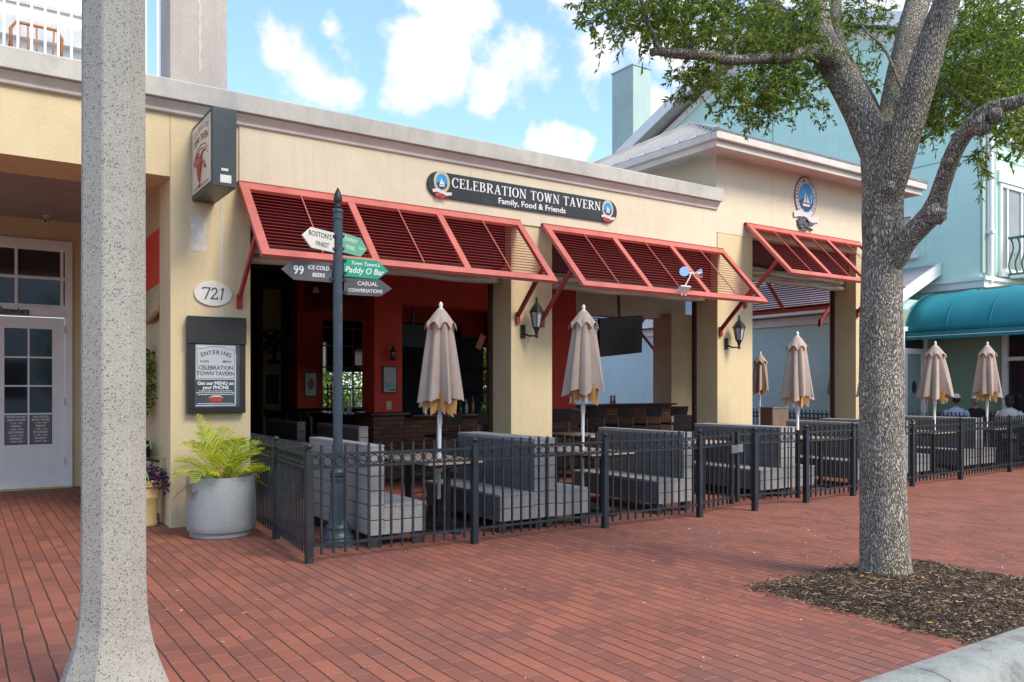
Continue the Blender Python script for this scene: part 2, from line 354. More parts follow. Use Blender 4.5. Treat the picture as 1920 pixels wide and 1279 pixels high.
MT['signmint'] = noise_mat('light_green_sign_paint', (.14,.42,.27,1), .5, .1, 4)
MT['signwhite'] = noise_mat('sign_white', (.70,.68,.60,1), .5, .05, 4)
MT['letter'] = noise_mat('lettering_white', (.78,.77,.74,1), .5, .03, 4)
MT['letterdark'] = noise_mat('lettering_dark', (.05,.06,.07,1), .5, .05, 4)
MT['paper'] = noise_mat('poster_paper', (.50,.51,.53,1), .25, .05, 4)
MT['slatepaper'] = noise_mat('poster_dark', (.065,.085,.095,1), .22, .3, 8)
MT['blue'] = noise_mat('emblem_blue', (.02,.28,.60,1), .4, .15, 8)
MT['navy'] = noise_mat('emblem_navy', (.03,.03,.10,1), .4, .1, 8)
MT['emblemred'] = noise_mat('emblem_red', (.45,.05,.03,1), .4, .3, 12)
MT['ribbon'] = noise_mat('emblem_ribbon', (.68,.60,.58,1), .5, .08, 8)
MT['gold'] = noise_mat('emblem_gold', (.55,.45,.28,1), .4, .1, 8)
MT['brown'] = noise_mat('emblem_brown', (.20,.10,.06,1), .5, .1, 8)
MT['boxgrey'] = noise_mat('box_sign_metal', (.035,.048,.055,1), .4, .15, 5, stain=(.07,.08,.08,1), stainamt=.3, stainscale=5)
MT['orange'] = noise_mat('orange_rattan', (.42,.17,.06,1), .7, .2, 20)
MT['skin'] = noise_mat('skin', (.42,.23,.16,1), .55, .05, 6)
MT['shirtblue'] = noise_mat('pale_blue_shirt', (.42,.50,.66,1), .9, .1, 8)
MT['shirtblack'] = noise_mat('black_shirt', (.015,.015,.018,1), .9, .2, 8)
MT['shirtwhite'] = noise_mat('white_shirt', (.65,.62,.58,1), .9, .1, 8)
MT['trousers'] = noise_mat('dark_trousers', (.03,.035,.05,1), .9, .2, 8)
MT['hair'] = noise_mat('dark_hair', (.015,.011,.009,1), .6, .3, 40, .5, 80)
MT['cap'] = noise_mat('white_cap', (.72,.71,.68,1), .85, .04, 6)
MT['bark2'] = noise_mat('thin_bark', (.12,.085,.06,1), .9, .3, 20, .5, 60)
def glow(name, col, st):
    m = bpy.data.materials.new(name); n, l, b = nodes(m); b.inputs['Emission Color'].default_value = col; b.inputs['Emission Strength'].default_value = st; b.inputs['Base Color'].default_value = col
    return m
def leaf_mat(name, c1, c2, c3, trans=.35):
    m = bpy.data.materials.new(name); n, l, b = nodes(m)
    oi = n.new('ShaderNodeNewGeometry')
    r = n.new('ShaderNodeValToRGB'); r.color_ramp.elements[0].color = c1; r.color_ramp.elements[1].color = c3
    e = r.color_ramp.elements.new(.55); e.color = c2
    l.new(oi.outputs['Random Per Island'], r.inputs['Fac']); l.new(r.outputs[0], b.inputs['Base Color'])
    b.inputs['Roughness'].default_value = .5; b.inputs['Specular IOR Level'].default_value = .35
    tr = n.new('ShaderNodeBsdfTranslucent'); l.new(r.outputs[0], tr.inputs['Color'])
    ms = n.new('ShaderNodeMixShader'); ms.inputs[0].default_value = trans
    l.new(b.outputs[0], ms.inputs[1]); l.new(tr.outputs[0], ms.inputs[2]); l.new(ms.outputs[0], n['Material Output'].inputs['Surface'])
    return m
MT['leaf'] = leaf_mat('oak_leaf', (.07,.13,.022,1), (.17,.26,.04,1), (.42,.50,.07,1), .58)
MT['leafbg'] = leaf_mat('far_leaf', (.05,.10,.02,1), (.11,.20,.04,1), (.24,.36,.08,1), .45)
MT['palm'] = leaf_mat('palm_leaf', (.22,.42,.03,1), (.62,.70,.05,1), (.82,.72,.09,1), .5)
MT['palmdead'] = leaf_mat('dead_palm_leaf', (.22,.09,.03,1), (.34,.15,.05,1), (.45,.25,.1,1), .2)
MT['purple'] = leaf_mat('purple_leaf', (.03,.008,.04,1), (.06,.015,.07,1), (.10,.03,.10,1), .2)
def bark():
    m = bpy.data.materials.new('oak_bark'); n, l, b = nodes(m)
    t = n.new('ShaderNodeTexCoord'); mp = n.new('ShaderNodeMapping'); mp.inputs['Scale'].default_value = (1,1,.30); l.new(t.outputs['Object'], mp.inputs['Vector'])
    ns = n.new('ShaderNodeTexNoise'); ns.inputs['Scale'].default_value = 9; ns.inputs['Detail'].default_value = 5; l.new(mp.outputs[0], ns.inputs['Vector'])
    ad = n.new('ShaderNodeVectorMath'); ad.operation = 'MULTIPLY_ADD'; l.new(ns.outputs['Color'], ad.inputs[0]); ad.inputs[1].default_value = (.13,.13,.13); l.new(mp.outputs[0], ad.inputs[2])
    v = n.new('ShaderNodeTexVoronoi'); v.feature = 'DISTANCE_TO_EDGE'; v.inputs['Scale'].default_value = 76; l.new(ad.outputs[0], v.inputs['Vector'])
    r = n.new('ShaderNodeValToRGB'); e = r.color_ramp.elements; e[0].position = .0; e[0].color = (.05,.038,.029,1); e[1].position = .24; e[1].color = (.56,.50,.43,1)
    x = e.new(.09); x.color = (.27,.225,.18,1)
    l.new(v.outputs['Distance'], r.inputs['Fac'])
    n2 = n.new('ShaderNodeTexNoise'); n2.inputs['Scale'].default_value = 2.2; n2.inputs['Detail'].default_value = 8; n2.inputs['Roughness'].default_value = .65; l.new(t.outputs['Object'], n2.inputs['Vector'])
    q = n.new('ShaderNodeMapRange'); q.inputs['From Min'].default_value = .42; q.inputs['From Max'].default_value = .68; q.inputs['To Max'].default_value = .7; l.new(n2.outputs['Fac'], q.inputs['Value'])
    mm = n.new('ShaderNodeMix'); mm.data_type = 'RGBA'; mm.blend_type = 'MULTIPLY'; l.new(q.outputs[0], mm.inputs['Factor']); l.new(r.outputs[0], mm.inputs['A']); mm.inputs['B'].default_value = (.68,.66,.48,1)
    n3 = n.new('ShaderNodeTexNoise'); n3.inputs['Scale'].default_value = 90; n3.inputs['Detail'].default_value = 4; l.new(t.outputs['Object'], n3.inputs['Vector'])
    k = n.new('ShaderNodeMix'); k.data_type = 'RGBA'; k.blend_type = 'OVERLAY'; k.inputs['Factor'].default_value = .4; l.new(mm.outputs['Result'], k.inputs['A']); l.new(n3.outputs['Fac'], k.inputs['B'])
    l.new(k.outputs['Result'], b.inputs['Base Color']); b.inputs['Roughness'].default_value = .95
    pw = n.new('ShaderNodeMath'); pw.operation = 'MINIMUM'; l.new(v.outputs['Distance'], pw.inputs[0]); pw.inputs[1].default_value = .25
    u = n.new('ShaderNodeBump'); u.inputs['Strength'].default_value = 1; u.inputs['Distance'].default_value = .035; l.new(pw.outputs[0], u.inputs['Height'])
    u2 = n.new('ShaderNodeBump'); u2.inputs['Strength'].default_value = .6; u2.inputs['Distance'].default_value = .006; l.new(n3.outputs['Fac'], u2.inputs['Height']); l.new(u.outputs[0], u2.inputs['Normal'])
    l.new(u2.outputs[0], b.inputs['Normal'])
    return m
MT['bark'] = bark()
def mulch_mat():
    m = bpy.data.materials.new('bark_mulch'); n, l, b = nodes(m)
    g = n.new('ShaderNodeNewGeometry'); r = n.new('ShaderNodeValToRGB'); e = r.color_ramp.elements
    e[0].color = (.014,.009,.006,1); e[1].color = (.50,.34,.21,1); x = e.new(.55); x.color = (.055,.033,.02,1); x = e.new(.82); x.color = (.17,.11,.065,1)
    l.new(g.outputs['Random Per Island'], r.inputs['Fac']); l.new(r.outputs[0], b.inputs['Base Color']); b.inputs['Roughness'].default_value = .95
    return m
MT['mulch'] = mulch_mat()

# ------------------------------------------------------------------ lettering
def text(s, size, M, mat, parent, name='lettering', align='CENTER', bold=0, shear=0, sx=1.0, d=.003, curve=None, space=1.0):
    cu = bpy.data.curves.new(name, 'FONT'); cu.body = s; cu.size = size; cu.align_x = align; cu.align_y = 'CENTER'
    cu.extrude = d; cu.offset = bold; cu.shear = shear; cu.resolution_u = 3; cu.space_character = space
    o = bpy.data.objects.new('tmp', cu); C.objects.link(o)
    dg = bpy.context.evaluated_depsgraph_get(); dg.update()
    me = bpy.data.meshes.new_from_object(o.evaluated_get(dg)); bpy.data.objects.remove(o)
    me.name = name
    for v in me.vertices:
        p = v.co.copy(); p.x *= sx
        if curve: p.y += curve * (1 - 0) * (-(p.x/size)**2) * size
        v.co = M @ p
    me.materials.clear(); me.materials.append(mat); me.update()
    q = bpy.data.objects.new(name, me); C.objects.link(q); q.parent = parent
    return q
def faceY(x, y, z):      # a frame on a wall facing -Y: local x -> +X, local y -> +Z, local z -> -Y
    return Matrix(((1,0,0,x),(0,0,-1,y),(0,1,0,z),(0,0,0,1)))
def faceX(x, y, z):      # a frame on a wall facing -X: local x -> -Y, local y -> +Z, local z -> -X
    return Matrix(((0,0,-1,x),(-1,0,0,y),(0,1,0,z),(0,0,0,1)))
# small roman capitals drawn from strokes: (x0,y0,x1,y1,width); unit cap height
TH, TN = .17, .075
SER = {
 'T': (.78, [(.39,0,.39,1,TH)], [(0,.96,.78,.96),(.24,.03,.54,.03)], [(.03,.78,.03,.98),(.75,.78,.75,.98)]),
 'O': (.86, 'ring', [], []), 'C': (.80, 'cring', [], []),
 'W': (1.12, [(.14,1,.36,0,TH),(.36,0,.56,1,TN),(.56,1,.78,0,TH),(.78,0,.98,1,TN)], [(0,.97,.28,.97),(.42,.97,.68,.97),(.86,.97,1.12,.97)], []),
 'N': (.88, [(.14,0,.14,1,TN),(.14,1,.74,0,TH),(.74,0,.74,1,TN)], [(0,.03,.28,.03),(0,.97,.2,.97),(.60,.97,.88,.97)], []),
 'A': (.86, [(.12,0,.42,1,TN),(.42,1,.72,0,TH),(.22,.34,.60,.34,TN)], [(0,.03,.26,.03),(.56,.03,.86,.03)], []),
 'V': (.86, [(.14,1,.44,0,TH),(.44,0,.72,1,TN)], [(0,.97,.30,.97),(.58,.97,.86,.97)], []),
 'E': (.72, [(.17,0,.17,1,TH)], [(0,.97,.64,.97),(0,.03,.68,.03),(.17,.52,.50,.52)], [(.62,.78,.62,.98),(.66,.02,.66,.24),(.49,.42,.49,.62)]),
 'R': (.84, [(.17,0,.17,1,TH),(.38,.48,.74,0,TH)], [(0,.97,.42,.97),(0,.03,.32,.03),(.17,.50,.42,.50),(.66,.03,.84,.03)], [], 'bowl'),
 'L': (.70, [(.17,0,.17,1,TH)], [(0,.97,.34,.97),(0,.03,.66,.03)], [(.63,.02,.63,.28)]),
 'B': (.78, [(.17,0,.17,1,TH)], [(0,.97,.42,.97),(0,.03,.42,.03),(.17,.52,.42,.52)], [], 'bowl2'),
 'I': (.36, [(.18,0,.18,1,TH)], [(0,.97,.36,.97),(0,.03,.36,.03)], []),
}
def serif_text(s, h, M, mat, parent, sx=1.0, d=.006, gap=.10):
    mb = MB(); x = 0; polys = []
    def stroke(x0, y0, x1, y1, w):
        dx, dy = x1-x0, y1-y0; L = math.hypot(dx, dy)
        if dy == 0 or dx == 0: nx, ny = -dy/L*w/2, dx/L*w/2
        else: nx, ny = w/2*1.05, 0
        polys.append([(x0+nx, y0+ny), (x0-nx, y0-ny), (x1-nx, y1-ny), (x1+nx, y1+ny)])
    def arc(cx, cy, rx, ry, a0, a1, w0, w1, n=14):
        for i in range(n):
            a, b = R(a0+(a1-a0)*i/n), R(a0+(a1-a0)*(i+1)/n)
            wa = w1+(w0-w1)*abs(math.cos(a)); wb = w1+(w0-w1)*abs(math.cos(b))
            polys.append([(cx+rx*math.cos(a), cy+ry*math.sin(a)), (cx+(rx-wa)*math.cos(a), cy+(ry-wa)*math.sin(a)), (cx+(rx-wb)*math.cos(b), cy+(ry-wb)*math.sin(b)), (cx+rx*math.cos(b), cy+ry*math.sin(b))])
    for ch in s:
        if ch == ' ': x += .48; continue
        g = SER[ch]; n0 = len(polys)
        if g[1] == 'ring': arc(.43, .5, .43, .52, 0, 360, TH, .06, 24)
        elif g[1] == 'cring': arc(.44, .5, .44, .52, 42, 318, TH, .06, 20); stroke(.74,.66,.74,.98,.07)
        else:
            for st in g[1]: stroke(*st)
        for a in g[2]: stroke(*a, .06)
        for a in g[3]: stroke(*a, .06)
        if len(g) > 4:
            if g[4] == 'bowl': arc(.40, .735, .33, .265, 90, -90, TH, .06)
            else: arc(.40, .745, .26, .255, 90, -90, TH, .06); arc(.40, .275, .34, .275, 90, -90, TH, .06)
        for k in range(n0, len(polys)): polys[k] = [(a+x, b) for a, b in polys[k]]
        x += g[0] + gap
    W = x - gap
    for i, p in enumerate(polys):
        mb.prism([((a - W/2)*h*sx, (b-.5)*h) for a, b in p], M, d + (i % 7)*.00012)
    return mb.build('lettering', mat, parent), W*h*sx

# ================================================================== SETTING
rnd = random.Random(7)
MB().box(-30, 4.98, 2.48, 60, -.5, 0).box(4.98, 6.95, 4.1, 60, -.5, 0).box(6.95, 60, 2.48, 60, -.5, 0).build('brick_pavement', MT['brickpave'])['kind'] = 'structure'
MB().add([(-200,-200,-.16),(300,-200,-.16),(300,300,-.16),(-200,300,-.16)], [(0,1,2,3)]).build('road', MT['asphalt'])['kind'] = 'structure'
MB().box(-30, 60, 1.35, 2.14, -.3, -.13).build('gutter', MT['gutter'])['kind'] = 'structure'
# kerb: rounded stones laid end to end
kb = MB(); x = -29.3
while x < 40:
    L = 3.05 if not (3 < x + 3 < 5) else 3.05
    prof = [(2.476,-.3),(2.476,.004),(2.40,.012),(2.32,.010),(2.25,-.006),(2.205,-.035),(2.185,-.075),(2.150,-.145),(2.150,-.3)]
    a, b = x + .004, x + L - .004
    vs = [(a, y, z) for y, z in prof] + [(b, y, z) for y, z in prof]; n = len(prof)
    kb.add(vs, [tuple(range(n)), tuple(range(n, 2*n))[::-1]] + [(i, i+n, (i+1) % n + n, (i+1) % n) for i in range(n)])
    x += L
kb.build('kerb', MT['concrete'], smooth='auto')['kind'] = 'structure'

# bark mulch bed: a mound plus thousands of chips (one uncountable mass)
mm = MB(); N = 34
X0, X1, Y0, Y1 = 4.98, 6.95, 2.478, 4.1
def mz(x, y):
    e = min(x-X0, X1-x, y-Y0, Y1-y); r = math.hypot(x-6.05, y-3.75)
    return .0 + .055*min(1, max(0, e)/.3) + .02*math.exp(-(r/.4)**2) + .008*math.sin(x*9)*math.cos(y*11)
for j in range(N+1):
    for i in range(N+1):
        x = X0+(X1-X0)*i/N; y = Y0+(Y1-Y0)*j/N; mm.v.append((x, y, mz(x, y)))
for j in range(N):
    for i in range(N):
        a = j*(N+1)+i; mm.f.append((a, a+1, a+N+2, a+N+1))
for i in range(15000):
    x = rnd.uniform(X0-.02, X1); y = rnd.uniform(Y0+.01, Y1+.02)
    if i < 700:
        if rnd.random() < .5: x = X0 - abs(rnd.gauss(0, .05))
        else: y = Y1 + abs(rnd.gauss(0, .05))
    a = rnd.uniform(0, math.pi*2); L = rnd.uniform(.008, .034) * (1.7 if rnd.random() < .06 else 1); w = rnd.uniform(.002, .006)
    z = (mz(min(max(x,X0),X1), min(max(y,Y0),Y1))) + rnd.uniform(.002, .010); t = rnd.uniform(-.35, .35)
    dx, dy = math.cos(a), math.sin(a)
    p = [(x-dx*L-dy*w, y-dy*L+dx*w, z-L*t), (x-dx*L+dy*w, y-dy*L-dx*w, z-L*t), (x+dx*L+dy*w*.5, y+dy*L-dx*w*.5, z+L*t+.001), (x+dx*L-dy*w*.5, y+dy*L+dx*w*.5, z+L*t+.002)]
    mm.add(p + [(x, y, z+w)], [(0,1,4),(1,2,4),(2,3,4),(3,0,4)])
tag(mm.build('mulch_bed', MT['mulch']), 'dark brown bark mulch heaped round the foot of the big tree', 'mulch', kind='stuff')
# fallen leaves and petals on the bricks
lf = MB()
for i in range(900):
    if i < 420: x = rnd.gauss(6.5, 2.2); y = rnd.gauss(4.9, 1.0)
    else: x = rnd.uniform(.8, 14); y = rnd.uniform(2.6, 8.2)
    if y < 2.55 or (X0 < x < X1 and Y0 < y < Y1) : continue
    a = rnd.uniform(0, 6.28); L = rnd.choice((.006,.008,.010,.013,.02))*rnd.uniform(.8,1.2); w = L*rnd.uniform(.2, .45); dx, dy = math.cos(a), math.sin(a)
    lf.add([(x-dx*L, y-dy*L, .005), (x-dy*w, y+dx*w, .012), (x+dx*L, y+dy*L, .007), (x+dy*w, y-dx*w, .006)], [(0,1,2,3)])
MT['litter'] = leaf_mat('litter', (.16,.07,.03,1), (.38,.24,.14,1), (.66,.55,.42,1), .1)
tag(lf.build('leaf_litter', MT['litter']), 'tiny dry leaves and petals scattered over the brick pavement', 'fallen leaves', kind='stuff')
ol = MB()
for i in range(26):
    x = rnd.uniform(X0+.05, X1-.1); y = rnd.uniform(Y0+.05, Y1-.05); a = rnd.uniform(0, 6.28); L = rnd.uniform(.018, .03); w = L*.35; dx, dy = math.cos(a), math.sin(a); z = mz(x, y)+.014
    ol.add([(x-dx*L, y-dy*L, z), (x-dy*w, y+dx*w, z+.004), (x+dx*L, y+dy*L, z+.002), (x+dy*w, y-dx*w, z)], [(0,1,2,3)])
MT['litter2'] = leaf_mat('orange_litter', (.55,.25,.04,1), (.60,.33,.08,1), (.66,.60,.48,1), .1)
tag(ol.build('fallen_leaves', MT['litter2']), 'orange and pale leaves lying on the bark mulch', 'fallen leaves', kind='stuff')

# ================================================================== TAVERN BUILDING
YF = 9.4
B = thing('tavern_building', 'long cream and yellow stucco tavern with open arched-free bays, flat parapet and hip roofed end pavilion', 'building')
B['label'] = 'long cream and yellow stucco tavern with flat parapet, open bays and a hip roofed end'
MB().box(2.62, 10.44, YF-.02, 9.75, 3.80, 4.50).build('wall', MT['cream'], B)['label'] = 'cream band above the red awnings'
MB().box(-6, 1.885, YF, 9.95, 3.80, 4.50).box(1.885, 2.618, YF, 9.95, 3.798, 4.502).build('wall', MT['yellow'], B)['label'] = 'yellow beam over the porch'
MB().box(10.44, 15.1, YF-.005, 9.8, 4.12, 5.50).box(10.44, 10.8, 9.8, 14.6, 3.9, 5.5).box(14.8, 15.1, 9.8, 14.6, 4.0, 5.5).box(10.8, 14.8, 14.3, 14.6, 3.2, 5.5).build('wall', MT['cream2'] if 'cream2' in MT else MT['cream'], B)['label'] = 'taller pale yellow wall of the end pavilion'
for a, b, zt in ((1.89, 2.75, 3.80), (6.33, 7.04, 3.83), (10.48, 11.36, 4.12), (14.37, 15.1, 4.12)):
    MB().box(a, b, YF, 9.98, -.1, zt).build('pillar', MT['yellow'], B, bevel=.006)
MB().box(14.0, 14.72, 13.98, 14.6, -.1, 3.3).build('pillar', MT['yellow'], B)
MB().box(10.30, 10.80, 13.98, 14.6, -.1, 3.9).build('pillar', MT['yellow'], B)
MB().box(14.79, 15.1, 13.6, 13.97, -.1, 4.0).build('pillar', MT['yellow'], B)
MT['header_shade'] = noise_mat('shade_darkened_header', (.10,.010,.009,1), .7, .15, 3)  # header red darkened: the shade behind the awnings is put into this colour
for a, b, z0, z1 in ((2.75, 6.33, 3.22, 3.799), (7.04, 10.48, 3.22, 3.799), (11.36, 14.37, 3.72, 4.119)):
    MB().box(a, b, 9.55, 9.9, z0, z1).build('red_header', MT['header_shade'], B)
# parapet: cap, shadow groove, cornice moulding
def run(prof, xa, xb, name, mat, m=None):
    n = len(prof); v = [(xa, y, z) for y, z in prof] + [(xb, y, z) for y, z in prof]
    o = MB().add(v, [tuple(range(n)), tuple(range(n, 2*n))[::-1]] + [(i, i+n, (i+1) % n + n, (i+1) % n) for i in range(n)]).build(name, mat, B, bevel=.005); return o
capp = [(9.25,4.60),(9.25,4.80),(9.27,4.815),(9.9,4.84),(9.9,4.60)]
run(capp, -6, 10.46, 'parapet_cap', MT['parapet'])
corp = [(9.365,4.475),(9.35,4.485),(9.35,4.515),(9.315,4.56),(9.30,4.575),(9.30,4.598),(9.80,4.598),(9.80,4.475)]
run(corp, -6, 10.44, 'cornice', MT['cornice'])
# terrace above the porch
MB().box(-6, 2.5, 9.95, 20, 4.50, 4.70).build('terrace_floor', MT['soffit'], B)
MB().box(1.89, 2.50, 9.42, 9.93, 4.835, 8.2).build('pier', plaster('mauve_stucco', (.46,.40,.36,1), (.62,.58,.53,1), .6), B, bevel=.01)
wob_ = [( .20+.02*math.sin(k*1.7), 4.84+.16*k) for k in range(14)]
MB().prism([(2.185+.008*math.sin(k*2.3), 5.0+.06*k) for k in range(16)]+[(2.215+.012*math.sin(k*1.9+1), 5.0+.06*(15-k)) for k in range(16)], Matrix(((1,0,0,0),(0,0,-1,9.419),(0,1,0,0),(0,0,0,1))), .003).build('lime_streak', noise_mat('lime', (.56,.52,.475,1), .9, .1, 6), B)
MB().box(1.883, 1.891, YF-.003, YF-.0005, 3.80, 4.47).build('control_joint', noise_mat('joint_yellow', (.42,.33,.2,1), .9), B)
# porch: ceiling, back wall, side wall
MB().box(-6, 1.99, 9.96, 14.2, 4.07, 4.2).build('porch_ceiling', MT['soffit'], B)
wl_ = MB().box(-6, -.55, 14.25, 14.5, 0, 4.07).box(1.44, 2.4, 14.25, 14.5, 0, 4.07).box(-.55, 1.44, 14.25, 14.5, 3.76, 4.07)
wl_.build('wall', MT['yellow'], B)['label'] = 'shaded back wall of the porch'
MB().box(2.0, 2.25, 11.9, 14.2, 0, 4.07).box(2.0, 2.25, 9.98, 11.9, 3.4, 4.07).box(2.0, 2.25, 9.98, 11.9, 0, 2.7).build('wall', MT['yellow'], B)
MB().box(1.93, 1.99, 9.99, 13.2, 2.72, 3.38).build('side_shutter', MT['redwall'], B)
dr = MB()
for k in range(6):
    dr.tube([(1.95 - .03*k%2*.5, 9.99, 2.70 - .055*k), (1.93, 10.8, 2.66-.06*k), (1.95, 12.0, 2.66-.05*k), (1.96, 13.1, 2.70-.05*k)], .045, 8)
dr.build('rolled_blind', noise_mat('beige_blind', (.42,.33,.18,1), .8, .1, 5), B, smooth=True)
MB().box(-6, 1.88, 9.951, 10.2, 3.80, 4.06).build('porch_beam', MT['yellow'], B)
# hip roof
ex0, ex1, ey0, ey1, ez = 9.8, 15.82, 8.8, 15.2, 5.5
ap = [(12.6, 12.0, 7.0), (13.0, 12.0, 7.0)]
MB().add([(ex0,ey0,ez+.05),(ex1,ey0,ez+.05),(ex1,ey1,ez+.05),(ex0,ey1,ez+.05),ap[0],ap[1]],
         [(0,1,5,4),(1,2,5),(2,3,4,5),(3,0,4)]).build('hip_roof', MT['roofmetal'], B)
rs = MB()
def seam(a, b): rs.bar(a, b, .025, .02)
k = 0
xx = ex0
while xx <= ex1 + .01:
    t = min(1, (xx-ex0)/(ap[0][0]-ex0)) if xx < 12.8 else min(1, (ex1-xx)/(ex1-ap[1][0]))
    if t > .02:
        yy = ey0 + (12.0-ey0)*t; seam((xx, ey0-.01, ez+.065), (xx, yy, ez+.065+(7.0-ez)*t))
    xx += .40
yy = ey0
while yy <= ey1:
    t = min(1, (yy-ey0)/(12-ey0)) if yy < 12 else min(1, (ey1-yy)/(ey1-12))
    if t > .02: seam((ex0-.01, yy, ez+.065), (ex0+(ap[0][0]-ex0)*t, yy, ez+.065+(7.0-ez)*t))
    yy += .40
for c_, a_ in (((ex0,ey0,ez+.07),ap[0]),((ex1,ey0,ez+.07),ap[1]),((ex0,ey1,ez+.07),ap[0])): rs.bar(c_, (a_[0],a_[1],a_[2]+.02), .08, .05)
rs.build('roof_seam', noise_mat('seam_metal', (.36,.34,.31,1), .5), B)
def ring(x0, x1, y0, y1, z0, z1, w):
    return MB().box(x0, x1, y0, y0+w, z0, z1).box(x0, x1, y1-w, y1, z0, z1).box(x0, x0+w, y0+w, y1-w, z0, z1).box(x1-w, x1, y0+w, y1-w, z0, z1)
ring(ex0, ex1, ey0, ey1, 5.43, 5.55, .12).build('gutter', noise_mat('cream_gutter', (.62,.57,.50,1), .5, .06, 4, stain=(.45,.40,.33,1), stainamt=.5), B, bevel=.015)
ring(ex0+.07, ex1-.07, ey0+.07, ey1-.07, 5.33, 5.428, .08).build('fascia', MT['cornice'], B)
MB().box(ex0+.16, ex1-.16, ey0+.16, ey1-.16, 5.40, 5.425).build('roof_soffit', MT['cornice'], B)
# roof over the bar and dark ceiling
MB().box(2.62, 10.43, 9.76, 20.2, 3.9, 4.35).build('flat_roof', MT['parapet'], B)
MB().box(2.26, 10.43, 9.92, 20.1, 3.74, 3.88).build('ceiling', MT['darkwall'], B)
MB().box(10.81, 14.79, 9.82, 14.28, 4.3, 4.42).build('ceiling', MT['darkwall'], B)
ib = MB()
for yb in (11.2, 13.6, 16.0, 18.4): ib.box(2.3, 10.4, yb, yb+.2, 3.5, 3.738)
ib.box(7.9, 8.1, 9.95, 20, 3.42, 3.49)
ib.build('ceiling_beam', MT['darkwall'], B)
# interior floor is dark tile
MB().box(2.76, 10.3, 12.0, 20, 0, .006).build('bar_floor', noise_mat('bar_floor', (.05,.03,.025,1), .4), B)
# red columns of the bar, beam between them
for a, b, c_, d_ in ((5.69, 6.20, 12.5, 13.0), (9.36, 9.94, 12.5, 13.0), (5.58, 6.11, 15.9, 16.4), (9.36, 9.94, 15.9, 16.4)):
    MB().box(a, b, c_, d_, 1.12, 3.74).build('red_column', MT['redwall'], B)
MB().box(6.20, 9.36, 12.52, 12.98, 2.94, 3.74).build('red_beam', MT['redwall'], B)
MB().box(5.71, 6.18, 13.0, 15.9, 3.05, 3.74).box(6.11, 9.36, 15.92, 16.38, 2.94, 3.74).build('red_beam', MT['redwall'], B)
MB().box(5.36, 5.74, 17.4, 17.8, 0, 3.74).build('tan_pier', MT['tanwall'], B)
# rear wall with glazed openings
rw = MB()
rw.box(2.26, 7.55, 20, 20.2, 0, 3.74).box(7.55, 8.95, 20, 20.2, 0, 1.0).box(7.55, 8.95, 20, 20.2, 3.1, 3.74).box(8.95, 10.4, 20, 20.2, 0, 3.74)
rw.box(2.0, 2.25, 14.51, 20.2, 0, 3.9)
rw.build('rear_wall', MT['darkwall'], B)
wm = MB()
for x in (7.55, 8.0, 8.45, 8.905): wm.box(x, x+.045, 19.93, 19.99, 1.0, 3.1)
for z in (1.0, 1.5, 2.05, 2.6, 3.06): wm.box(7.55, 8.95, 19.94, 19.985, z, z+.035)
wm.build('window_frame', MT['white'], B)
MB().box(7.55, 8.95, 20.02, 20.05, 1.95, 3.1).build('shade_sheet', MT['glass'], B)  # solid dark sheet standing in for the shaded porch outside
# wall between bar and pavilion side: half wall with tall openings
MB().box(10.45, 14.0, 14.0, 14.25, 0, 1.13).build('half_wall', MT['brickwall'], B)
MB().box(10.40, 14.02, 13.82, 14.34, 1.131, 1.175).build('sill_counter', noise_mat('dark_counter', (.04,.03,.028,1), .35, .2, 8), B)
MB().box(10.3, 10.42, 14.6, 16.35, 0, 3.9).box(10.3, 10.42, 17.05, 20.2, 0, 3.9).box(10.3, 10.42, 16.35, 17.05, 0, .95).box(10.3, 10.42, 16.35, 17.05, 2.5, 3.9).build('wall', MT['redwall'], B)
# rolled up curtains in the bays (clear vinyl gone yellow)
for a, b, z0 in ((2.76, 6.32, 2.98), (7.05, 10.47, 2.98), (11.37, 14.36, 3.42)):
    q = MB()
    for k in range(4):
        q.tube([(a+(b-a)*i/8, 9.66+.05*(k % 2)+.015*math.sin(i*2.1+k), z0+.035+.062*k+.012*math.sin(i*1.7+k*2)) for i in range(9)], .045, 8)
    q.build('rolled_curtain', MT['rolled'], B, smooth=True)
MT['bronze'] = noise_mat('dark_bronze', (.06,.035,.025,1), .5)
for a, b, zt in ((2.75, 6.33, 3.22), (7.04, 10.48, 3.22), (11.36, 14.37, 3.72)):
    MB().box(b-.05, b-.002, 9.86, 9.93, 0, zt).build('bay_frame', MT['bronze'], B); MB().box(a+.002, a+.05, 9.86, 9.93, 0, zt).build('bay_frame', MT['bronze'], B)
# white stains where old fittings were removed
rq = random.Random(4)
pp = [(2.10+rq.uniform(-.012,.012), 3.02+.38*k/12) for k in range(13)] + [(2.26+rq.uniform(-.012,.012), 3.40-.38*k/12) for k in range(13)]
MB().prism([(a, b) for a, b in pp][::-1], Matrix(((1,0,0,0),(0,0,-1,YF-.0005),(0,1,0,0),(0,0,0,1))), .003).build('paint_patch', noise_mat('patch_white', (.68,.62,.53,1), .85, .12, 14, .3, 60), B)
pp = [(2.418+rq.uniform(-.006,.006), 2.72+1.06*k/20) for k in range(21)] + [(2.445+rq.uniform(-.006,.006), 3.78-1.06*k/20) for k in range(21)]
MB().prism(pp[::-1], Matrix(((1,0,0,0),(0,0,-1,YF-.0005),(0,1,0,0),(0,0,0,1))), .003).box(2.42, 2.445, YF-.0035, YF-.0005, 2.30, 2.42).build('paint_patch', noise_mat('patch_cream', (.60,.56,.47,1), .8, .08, 8), B)

